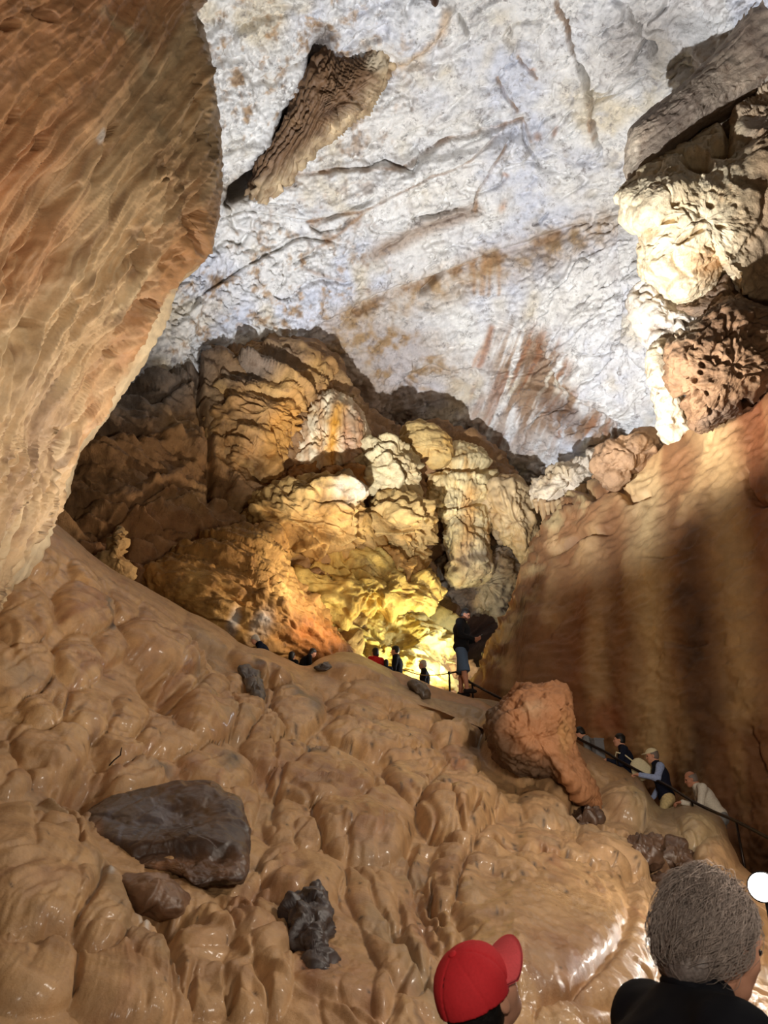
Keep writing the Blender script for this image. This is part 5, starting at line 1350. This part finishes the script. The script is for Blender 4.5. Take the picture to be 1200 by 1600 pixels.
bm = bmesh.new(); bmesh.ops.create_cube(bm, size=1.0, matrix=Matrix.Translation((0, 0, 0.0052)) @ Matrix.Diagonal((0.138, 0.066, 0.0012, 1)))
me = bpy.data.meshes.new('screen'); bm.to_mesh(me); bm.free(); me.materials.append(glow_mat('phone_glow', (0.95, 0.97, 1.0), 3.0))
sc_ = bpy.data.objects.new('screen', me); COL.objects.link(sc_); sc_.parent = ph

# people behind the ridge, only heads and shoulders show
def ridge_person(px, top_y, d, label, yaw, look, height, **kw):
    y_ = math.radians(yaw)
    return person(label, stand(px, top_y, d, height, y_, kw.get('lean', 0), kw.get('head_pitch', 0)), y_, look, height=height, simple=True, vx=0.018, **kw)
ridge_person(586, 1013, 18.6, 'dark haired person in a red jacket behind the ridge', 120, dict(hair=(HAIR_B, 'bob'), top=REDC, bottom=NAVY), 1.58)
ridge_person(603, 1031, 18.4, 'small dark haired child low behind the ridge between red and black jackets', 100, dict(hair=(HAIR_B, 'bob'), top=NAVY, bottom=NAVY), 1.15)
ridge_person(617, 1010, 18.9, 'tall person in black with a cap turned to the glowing rock', 165, dict(hair=(HAIR_B, 'short'), top=BLACK, bottom=BLACK), 1.74, head_pitch=0.1)
ridge_person(660, 1032, 18.6, 'pale haired person in a black coat nearest the rope post', 175, dict(hair=(HAIR_W, 'short'), top=BLACK, bottom=BLACK), 1.62)
ridge_person(457, 1019, 16.6, 'left one of two dark haired heads just above the ridge', 60, dict(hair=(HAIR_B, 'bob'), top=BLACK, bottom=NAVY), 1.35)
ridge_person(489, 1014, 16.9, 'right one of two dark haired heads just above the ridge', 20, dict(hair=(HAIR_B, 'bob'), top=BLACK, bottom=NAVY), 1.40, lean=0.5, head_pitch=0.2)
ridge_person(399, 993, 15.6, 'white haired person in navy bending over behind the ridge at left', 185, dict(hair=(HAIR_W, 'bob'), top=NAVY, bottom=NAVY), 1.40, lean=0.55, head_pitch=0.2)

# ------------------------------------------------------------------ stairs, rail, people climbing
sa, sb = np.array([4.95, 10.6, 0.5]), np.array([3.55, 15.0, 2.95])
stair = empty('stairway', (sa + sb) / 2)
tag(stair, 'stone stairway climbing along the foot of the right wall', 'stairs')
STM = rock_mat('step_stone', fine=20, bump=0.4, dist=0.01, mottle=0.2, mscale=6)
nst = 15
dirh = (sb - sa)[:2] / np.linalg.norm((sb - sa)[:2])
for i in range(nst):
    c = sa + (sb - sa) * (i + 0.5) / nst
    bm = bmesh.new(); bmesh.ops.create_cube(bm, size=1.0, matrix=Matrix.Diagonal((1.25, 0.34, 0.5, 1)))
    bmesh.ops.bevel(bm, geom=bm.edges[:], offset=0.02, segments=2)
    me = bpy.data.meshes.new('step'); bm.to_mesh(me); bm.free()
    ca = me.color_attributes.new('Col', 'FLOAT_COLOR', 'POINT'); ca.data.foreach_set('color', np.tile(np.array([*lin(150, 112, 76), 0.7], np.float32), len(me.vertices)))
    me.materials.append(STM)
    o = bpy.data.objects.new('step', me); COL.objects.link(o)
    o.location = Vector(c - np.array([0, 0, 0.25 - 0.08])) - stair.location; o.rotation_euler = (0, 0, math.atan2(dirh[1], dirh[0]) - math.pi / 2); o.parent = stair

up_yaw = math.degrees(math.atan2(dirh[1], dirh[0]))
def climber(px, top_y, d, label, yaw, look, height, **kw):
    y_ = math.radians(yaw)
    return person(label, stand(px, top_y, d, height, y_, kw.get('lean', 0), kw.get('head_pitch', 0)), y_, look, height=height, **kw)
LG = {'l': ((0.16, 0.10, 0.56), (0.10, 0.11, 0.20)), 'r': ((0.0, -0.10, 0.50), (-0.16, -0.11, 0.085))}
climber(905, 1137, 14.6, 'person in a grey jacket hunched on the stairs behind the orange stump', 160, dict(hair=(HAIR_B, 'short'), top=GREYC, collar=OATM, bottom=NAVY), 1.6, lean=0.45, head_pitch=0.3, simple=True, vx=0.018)
r2, i2 = climber(966, 1147, 14.0, 'dark haired woman in navy carrying a cream shoulder bag up the stairs', 168, dict(hair=(HAIR_B, 'short'), top=NAVY, bottom=NAVY), 1.64, lean=0.12, head_pitch=-0.15, vx=0.013, legs=LG,
    arms={'l': ((0.18, 0.26, 1.14), (0.40, 0.20, 1.22), (1, 0, -0.1), (0, 0, -1), -1, 1.2), 'r': ((0.10, -0.24, 1.12), (0.30, -0.16, 0.98))})
r3, i3 = climber(1017, 1170, 13.4, 'man in cream cap, navy vest and cream trousers gripping the stair rail', 172, dict(hair=(HAIR_G, 'ring'), top=NAVY, top_name='vest', sleeves=SKY_, bottom=KHAKI), 1.76, lean=0.14, head_pitch=0.05, vx=0.013, legs=LG,
    arms={'l': ((0.16, 0.27, 1.20), (0.44, 0.22, 1.27), (1, 0, 0), (0, 0, -1), -1, 1.2), 'r': ((0.05, -0.26, 1.10), (0.2, -0.2, 0.94))})
r4, i4 = climber(1077, 1206, 12.6, 'bald man in a pale jumper leaning forward on the stair rail', 172, dict(hair=(HAIR_G, 'ring'), top=OATM, top_name='jumper', bottom=GREYC, skin=SKIN_D), 1.72, lean=0.5, head_pitch=0.0, vx=0.013, legs=LG,
    arms={'l': ((0.34, 0.27, 1.06), (0.60, 0.20, 1.14), (1, 0, -0.1), (0, 0, -1), -1, 1.2), 'r': ((0.25, -0.24, 1.02), (0.4, -0.2, 0.85))})
climber(1210, 1286, 10.2, 'person in red at the right edge, lowest on the stairs', 160, dict(hair=(HAIR_B, 'short'), top=REDC, bottom=NAVY), 1.66, lean=0.2, simple=True, vx=0.018)
# the cap of the third climber
T = i3['T']; hm = i3['hm']
cm = sculpt([('e', T(-0.008, 0, 0.050), np.array((0.105, 0.088, 0.080)), hm), ('plane', T(0, 0, 0.042), hm @ np.array([-0.12, 0, -1.0]))], 0.006)
capo = put(r3, 'cap', cm, CANVAS, None, i3['yaw'])
bmx = sculpt([('e', T(0.105, 0, 0.045), np.array((0.07, 0.075, 0.010)), hm)], 0.005, pad=0.02)
pk = put(r3, 'cap_peak', bmx, CANVAS, None, i3['yaw'])
# shoulder bag of the second climber
bw = world_of(i2, np.array([-0.17, 0.20, 0.98]))
def bagpost(D, g): return D + 0.012 * fbm(g.reshape(-1, 3), 9, 3).reshape(D.shape)
V, F = sculpt([('e', (0, 0, 0), (0.15, 0.07, 0.19), None), ('e', (0.0, 0, -0.06), (0.17, 0.085, 0.13), None)], 0.011, post=bagpost)
bag = new_mesh('shoulder_bag', V, F, CANVAS); bag.location = Vector(bw); bag.rotation_euler = (0, 0.5, i2['yaw'])
tag(bag, 'cream canvas bag slung on the back of the woman in navy', 'bag')
st = tube([Vector((0.03, 0.0, 0.15)), Vector((0.10, 0.03, 0.33)), Vector((0.19, 0.02, 0.43)), Vector((0.26, -0.04, 0.36))], 0.012)
sto = new_mesh('strap', *st, CANVAS); sto.parent = bag

# handrail
RM = flat_mat('rail_steel', (44, 34, 30), 0.35, metal=0.6, var=0.2)
rp = [at(1262, 1342, 9.0), at(1200, 1309, 9.9), at(1150, 1283, 10.9), at(1110, 1263, 11.7), at(1075, 1246, 12.2), at(1040, 1224, 12.8), at(1000, 1204, 13.3), at(960, 1182, 13.7), at(944, 1172, 13.9), at(900, 1150, 14.3), at(850, 1124, 14.6), at(800, 1100, 14.8), at(760, 1080, 14.95), at(738, 1068, 15.0), at(728, 1064, 15.4)]
for k in range(3, 10): rp[k] = rp[k] - FWD * 0.14
rail = empty('handrail', rp[5]); tag(rail, 'dark steel handrail running down beside the stairs to the right edge', 'handrail')
rv = catmull(rp, 60)
new_mesh('rail_tube', *tube(rv, 0.024), RM, rail)
for k in (2, 4, 7, 10, 13):
    b = rp[k].copy(); new_mesh('post', *tube([b, b - np.array([0, 0, 0.95])], 0.02), RM, rail)
# rope fence on the ridge
pb = at(703, 1084, 15.2); pt = at(702, 1048, 15.2); pt = np.array([pb[0], pb[1], pt[2]])
post = empty('rope_post', pb); tag(post, 'thin black rope post left of the man in denim shorts', 'post')
new_mesh('pole', *tube([pb - np.array([0, 0, 0.3]), pt], 0.02), RM, post)
new_mesh('pole_cap', *tube([pt - np.array([0, 0, 0.02]), pt + np.array([0, 0, 0.03])], 0.03), RM, post)
rope = [pt, at(680, 1055, 16), at(655, 1054, 17), at(628, 1046, 18)]
tag(new_mesh('rope', *tube(catmull(rope, 20), 0.011), flat_mat('rope_fibre', (150, 134, 96), 0.8)), 'thin pale rope strung along the ridge from the black post', 'rope')
tag(new_mesh('short_rail', *tube([pt, at(712, 1050, 15.1), at(724, 1056, 15.25), at(742, 1072, 15.0)], 0.018), RM), 'short black rail from the rope post behind the man in shorts', 'rail')

# grey panel by the stairs
def box(name, size, mat, loc, rotz=0, parent=None, bev=0.006):
    bm = bmesh.new(); bmesh.ops.create_cube(bm, size=1.0, matrix=Matrix.Diagonal((*size, 1)))
    bmesh.ops.bevel(bm, geom=bm.edges[:], offset=bev, segments=2)
    me = bpy.data.meshes.new(name); bm.to_mesh(me); bm.free(); me.materials.append(mat)
    o = bpy.data.objects.new(name, me); COL.objects.link(o); o.location = Vector(loc); o.rotation_euler = (0, 0, rotz)
    if parent is not None:
        o.parent = parent; o.location = Vector(loc) - parent.location
    return o
PM = flat_mat('grey_panel_paint', (122, 124, 130), 0.5, var=0.06)
pc = at(935, 1172, 14.1)
pn = empty('control_box', pc - np.array([0, 0, 0.9])); tag(pn, 'grey metal box on a post beside the stairs left of the woman in navy', 'box')
box('housing', (0.19, 0.12, 0.36), PM, pc, 0.3, pn); box('lid', (0.21, 0.14, 0.03), PM, pc + np.array([0, 0, 0.19]), 0.3, pn)
new_mesh('post', *tube([pc - np.array([0, 0, 1.2]), pc - np.array([0, 0, 0.15])], 0.03), RM, pn)

# the white flood lamp behind the grey haired visitor
lc = at(1191, 1386, 6.6)
ld = CAM + np.array([-1.2, 0, 0.5]) - lc; ld /= np.linalg.norm(ld)
fl = empty('flood_lamp', lc - np.array([0, 0, 1.0])); tag(fl, 'bright white flood lamp on a stand at the right edge by the grey haired visitor', 'lamp')
LMB = flat_mat('lamp_black', (22, 22, 24), 0.4, metal=0.3)
def disc_tube(a, b, ra, rb, seg=28): return tube([a, a + (b - a) * 0.5, b], ra, rb, seg)
new_mesh('housing', *disc_tube(lc - ld * 0.20, lc - ld * 0.012, 0.07, 0.125), LMB, fl)
new_mesh('lens', *disc_tube(lc - ld * 0.012, lc, 0.112, 0.112), glow_mat('lamp_glow', (1.0, 0.97, 0.92), 26.0), fl)
new_mesh('stand', *tube([lc - ld * 0.12 - np.array([0, 0, 1.5]), lc - ld * 0.12 - np.array([0, 0, 0.05])], 0.02), LMB, fl)
lamp('SPOT', lc + ld * 0.06, lc + ld * 5 + np.array([-1.5, 0, 0]), 90, (1.0, 0.95, 0.88), 0.1, 150, 0.7)
# small lamp in the far passage
bl = at(757, 1022, 19.4)
bf = empty('passage_lamp', bl); tag(bf, 'tiny bluish white lamp in the dark passage right of the man in shorts', 'lamp')
d2 = np.array([0.2, 0.8, 0.5]); d2 /= np.linalg.norm(d2)
new_mesh('housing', *disc_tube(bl - d2 * 0.12, bl, 0.05, 0.08), LMB, bf)
new_mesh('lens', *disc_tube(bl, bl + d2 * 0.02, 0.075, 0.07), glow_mat('passage_glow', (0.8, 0.9, 1.0), 12.0), bf)
lamp('POINT', bl + d2 * 0.25, None, 170, (0.75, 0.85, 1.0), 0.05, name='passage_light')

# ------------------------------------------------------------------ the visitor in the red cap
base = at(750, 1530, 1.80); base = np.array([base[0], base[1], 0.0])
ctop = at(745, 1488, 1.80)[2]
H = ctop - 0.01
root, inf = person('young visitor in a red cap seen from behind at the bottom edge', base, math.radians(38), dict(hair=(HAIR_B, 'short'), top=cloth('dark_tee', (40, 40, 46)), top_name='jumper', bottom=NAVY), height=H / 0.965, vx=0.013, head_pitch=-0.72)
T, hm, s_ = inf['T'], inf['hm'], inf['s']
RED = flat_mat('red_cap_cotton', (204, 44, 50), 0.8, var=0.06, scale=160, bump=0.15, spec=0.25)
def capfold(D, g):
    q = (g - T(-0.01, 0, 0.04)) @ hm
    ang = np.arctan2(q[..., 1], q[..., 0])
    seam = np.exp(-(np.abs(((ang / (math.pi / 3)) % 1) - 0.5) * 2 - 1.0) ** 2 / 0.003)
    return D + 0.0025 * seam + 0.003 * fbm(g.reshape(-1, 3), 14, 3).reshape(D.shape)
cap = put(root, 'cap', sculpt([('e', T(-0.012, 0, 0.050), np.array((0.112, 0.094, 0.092)) * s_, hm), ('e', T(-0.03, 0, 0.01), np.array((0.098, 0.092, 0.08)) * s_, hm),
        ('plane', T(0, 0, 0.004), hm @ np.array([-0.30, 0, -1.0])), ('-', T(-0.128, 0, -0.004), np.array((0.04, 0.042, 0.030)) * s_, hm)], 0.0035, k=0.02, post=capfold), RED, None, inf['yaw'])
# curved peak, coloured paler as if backlit by the lamp
V = []; F = []
n_a, n_r = 25, 8
for lay in (0, 1):
    for j in range(n_r):
        r = j / (n_r - 1)
        for i in range(n_a):
            a = math.radians(-74 + 148 * i / (n_a - 1))
            ext = 0.095 * math.cos(a) ** 0.6 * r
            x = 0.098 * math.cos(a) + ext; y = 0.088 * math.sin(a) * (1 + 0.05 * r)
            z = 0.032 - 4.2 * y * y * (0.5 + 0.5 * r) - 0.10 * ext + (0.004 if lay == 0 else 0)
            V.append(T(x - 0.01, y, z))
    k0 = lay * n_a * n_r
    for j in range(n_r - 1):
        for i in range(n_a - 1):
            q = (k0 + j * n_a + i, k0 + j * n_a + i + 1, k0 + (j + 1) * n_a + i + 1, k0 + (j + 1) * n_a + i)
            F.append(q if lay == 0 else q[::-1])
m_ = n_a * n_r
loop = [i for i in range(n_a)] + [j * n_a + n_a - 1 for j in range(1, n_r)] + [(n_r - 1) * n_a + i for i in range(n_a - 2, -1, -1)] + [j * n_a for j in range(n_r - 2, 0, -1)]
for a, b in zip(loop, loop[1:] + loop[:1]): F.append((a, b, b + m_, a + m_))
put(root, 'cap_peak', (np.array(V), F), flat_mat('red_peak_backlit', (222, 84, 88), 0.8, var=0.06, scale=160, bump=0.15, spec=0.25), None, inf['yaw'])['label'] = 'red curved peak, backlight painted in as paler red'
put(root, 'cap_button', sculpt([('e', T(-0.012, 0, 0.143), np.array((0.012, 0.012, 0.006)) * s_, hm)], 0.0025, pad=0.01), RED, None, inf['yaw'])

# ------------------------------------------------------------------ the grey haired visitor
gh = at(1122, 1466, 1.74); Hg, lg, pg, yg = 1.70, 0.34, 0.18, math.radians(14)
for _ in range(6): Hg *= gh[2] / head_offset(Hg, lg, pg)[2]
base = gh - rot(yg) @ head_offset(Hg, lg, pg)
root, inf = person('grey haired visitor in a black jacket seen from behind at the lower right corner', base, yg, dict(top=cloth('black_shell', (16, 16, 22), scale=20, bump=0.2), collar=cloth('black_shell', (16, 16, 22)), bottom=NAVY, bulk=1.1), height=Hg, vx=0.013, head_pitch=pg, lean=lg)
T, hm, s_ = inf['T'], inf['hm'], inf['s']
def hfold(D, g):
    return D + 0.020 * fbm(stretch(g.reshape(-1, 3), hm[:, 2] + 0.5 * hm[:, 0], 2.5), 12, 3, 0.5).reshape(D.shape)
hair = put(root, 'hair', sculpt([('e', T(-0.018, 0, 0.035), np.array((0.108, 0.090, 0.096)) * s_, hm), ('e', T(-0.05, 0, -0.04), np.array((0.074, 0.086, 0.078)) * s_, hm), ('e', T(-0.078, 0, -0.085), np.array((0.045, 0.070, 0.040)) * s_, hm),
        ('plane', T(0.050, 0, 0.0), hm @ np.array([0.85, 0, -0.5]))], 0.0045, k=0.03, post=hfold), HAIR_G, None, inf['yaw'])
HS = flat_mat('hair_strand_grey', (150, 134, 124), 0.45, var=0.3, scale=60, spec=0.5)
rh = random.Random(3); SV = []; SF = []
RH = np.array([0.112, 0.095, 0.106])
for n in range(3000):
    az = math.radians(55 + 250 * rh.random()); el = math.radians(-35 + 125 * rh.random())
    dn_ = np.array([math.cos(el) * math.cos(az), math.cos(el) * math.sin(az), math.sin(el)])
    # combed from the crown down and back, waving over the nape
    flow = np.array([-0.45, 0.2 * math.sin(az), -1.0]) + 0.25 * np.array([rh.uniform(-1, 1) for _ in range(3)]); flow = flow - dn_ * (flow @ dn_); flow /= np.linalg.norm(flow) + 1e-6
    side = np.cross(flow, dn_); th = rh.uniform(0.5, 1.1); ph_ = rh.uniform(0, 6.28); am = rh.uniform(0.03, 0.16); lift = rh.uniform(0.0, 0.016) if rh.random() < 0.85 else rh.uniform(0.012, 0.028); w = 0.0010; pts = []
    for k in range(8):
        q = dn_ * math.cos(th * k / 7) + flow * math.sin(th * k / 7) + side * am * math.sin(5.0 * k / 7 + ph_)
        low = max(0.0, -q[2])
        pts.append(np.array([-0.022, 0, 0.025]) + q * RH * (1 + 0.10 * low) + q * (0.004 + lift * math.sin(3.1 * k / 7)) + np.array([-0.03 * low, 0, -0.02 * low]))
    W_ = [T(*q) for q in pts]
    k0 = len(SV)
    for k, q in enumerate(W_):
        ww = w * (1.15 - k / 8)
        for a in range(3):
            an = a * 2.094; SV.append(q + ww * (hm @ (side * math.cos(an) + dn_ * math.sin(an))))
    for k in range(7):
        for a in range(3):
            SF.append((k0 + k * 3 + a, k0 + k * 3 + (a + 1) % 3, k0 + k * 3 + 3 + (a + 1) % 3, k0 + k * 3 + 3 + a))
so = put(root, 'hair_strands', (np.array(SV), np.array(SF)), HS, None, inf['yaw']); so['kind'] = 'stuff'
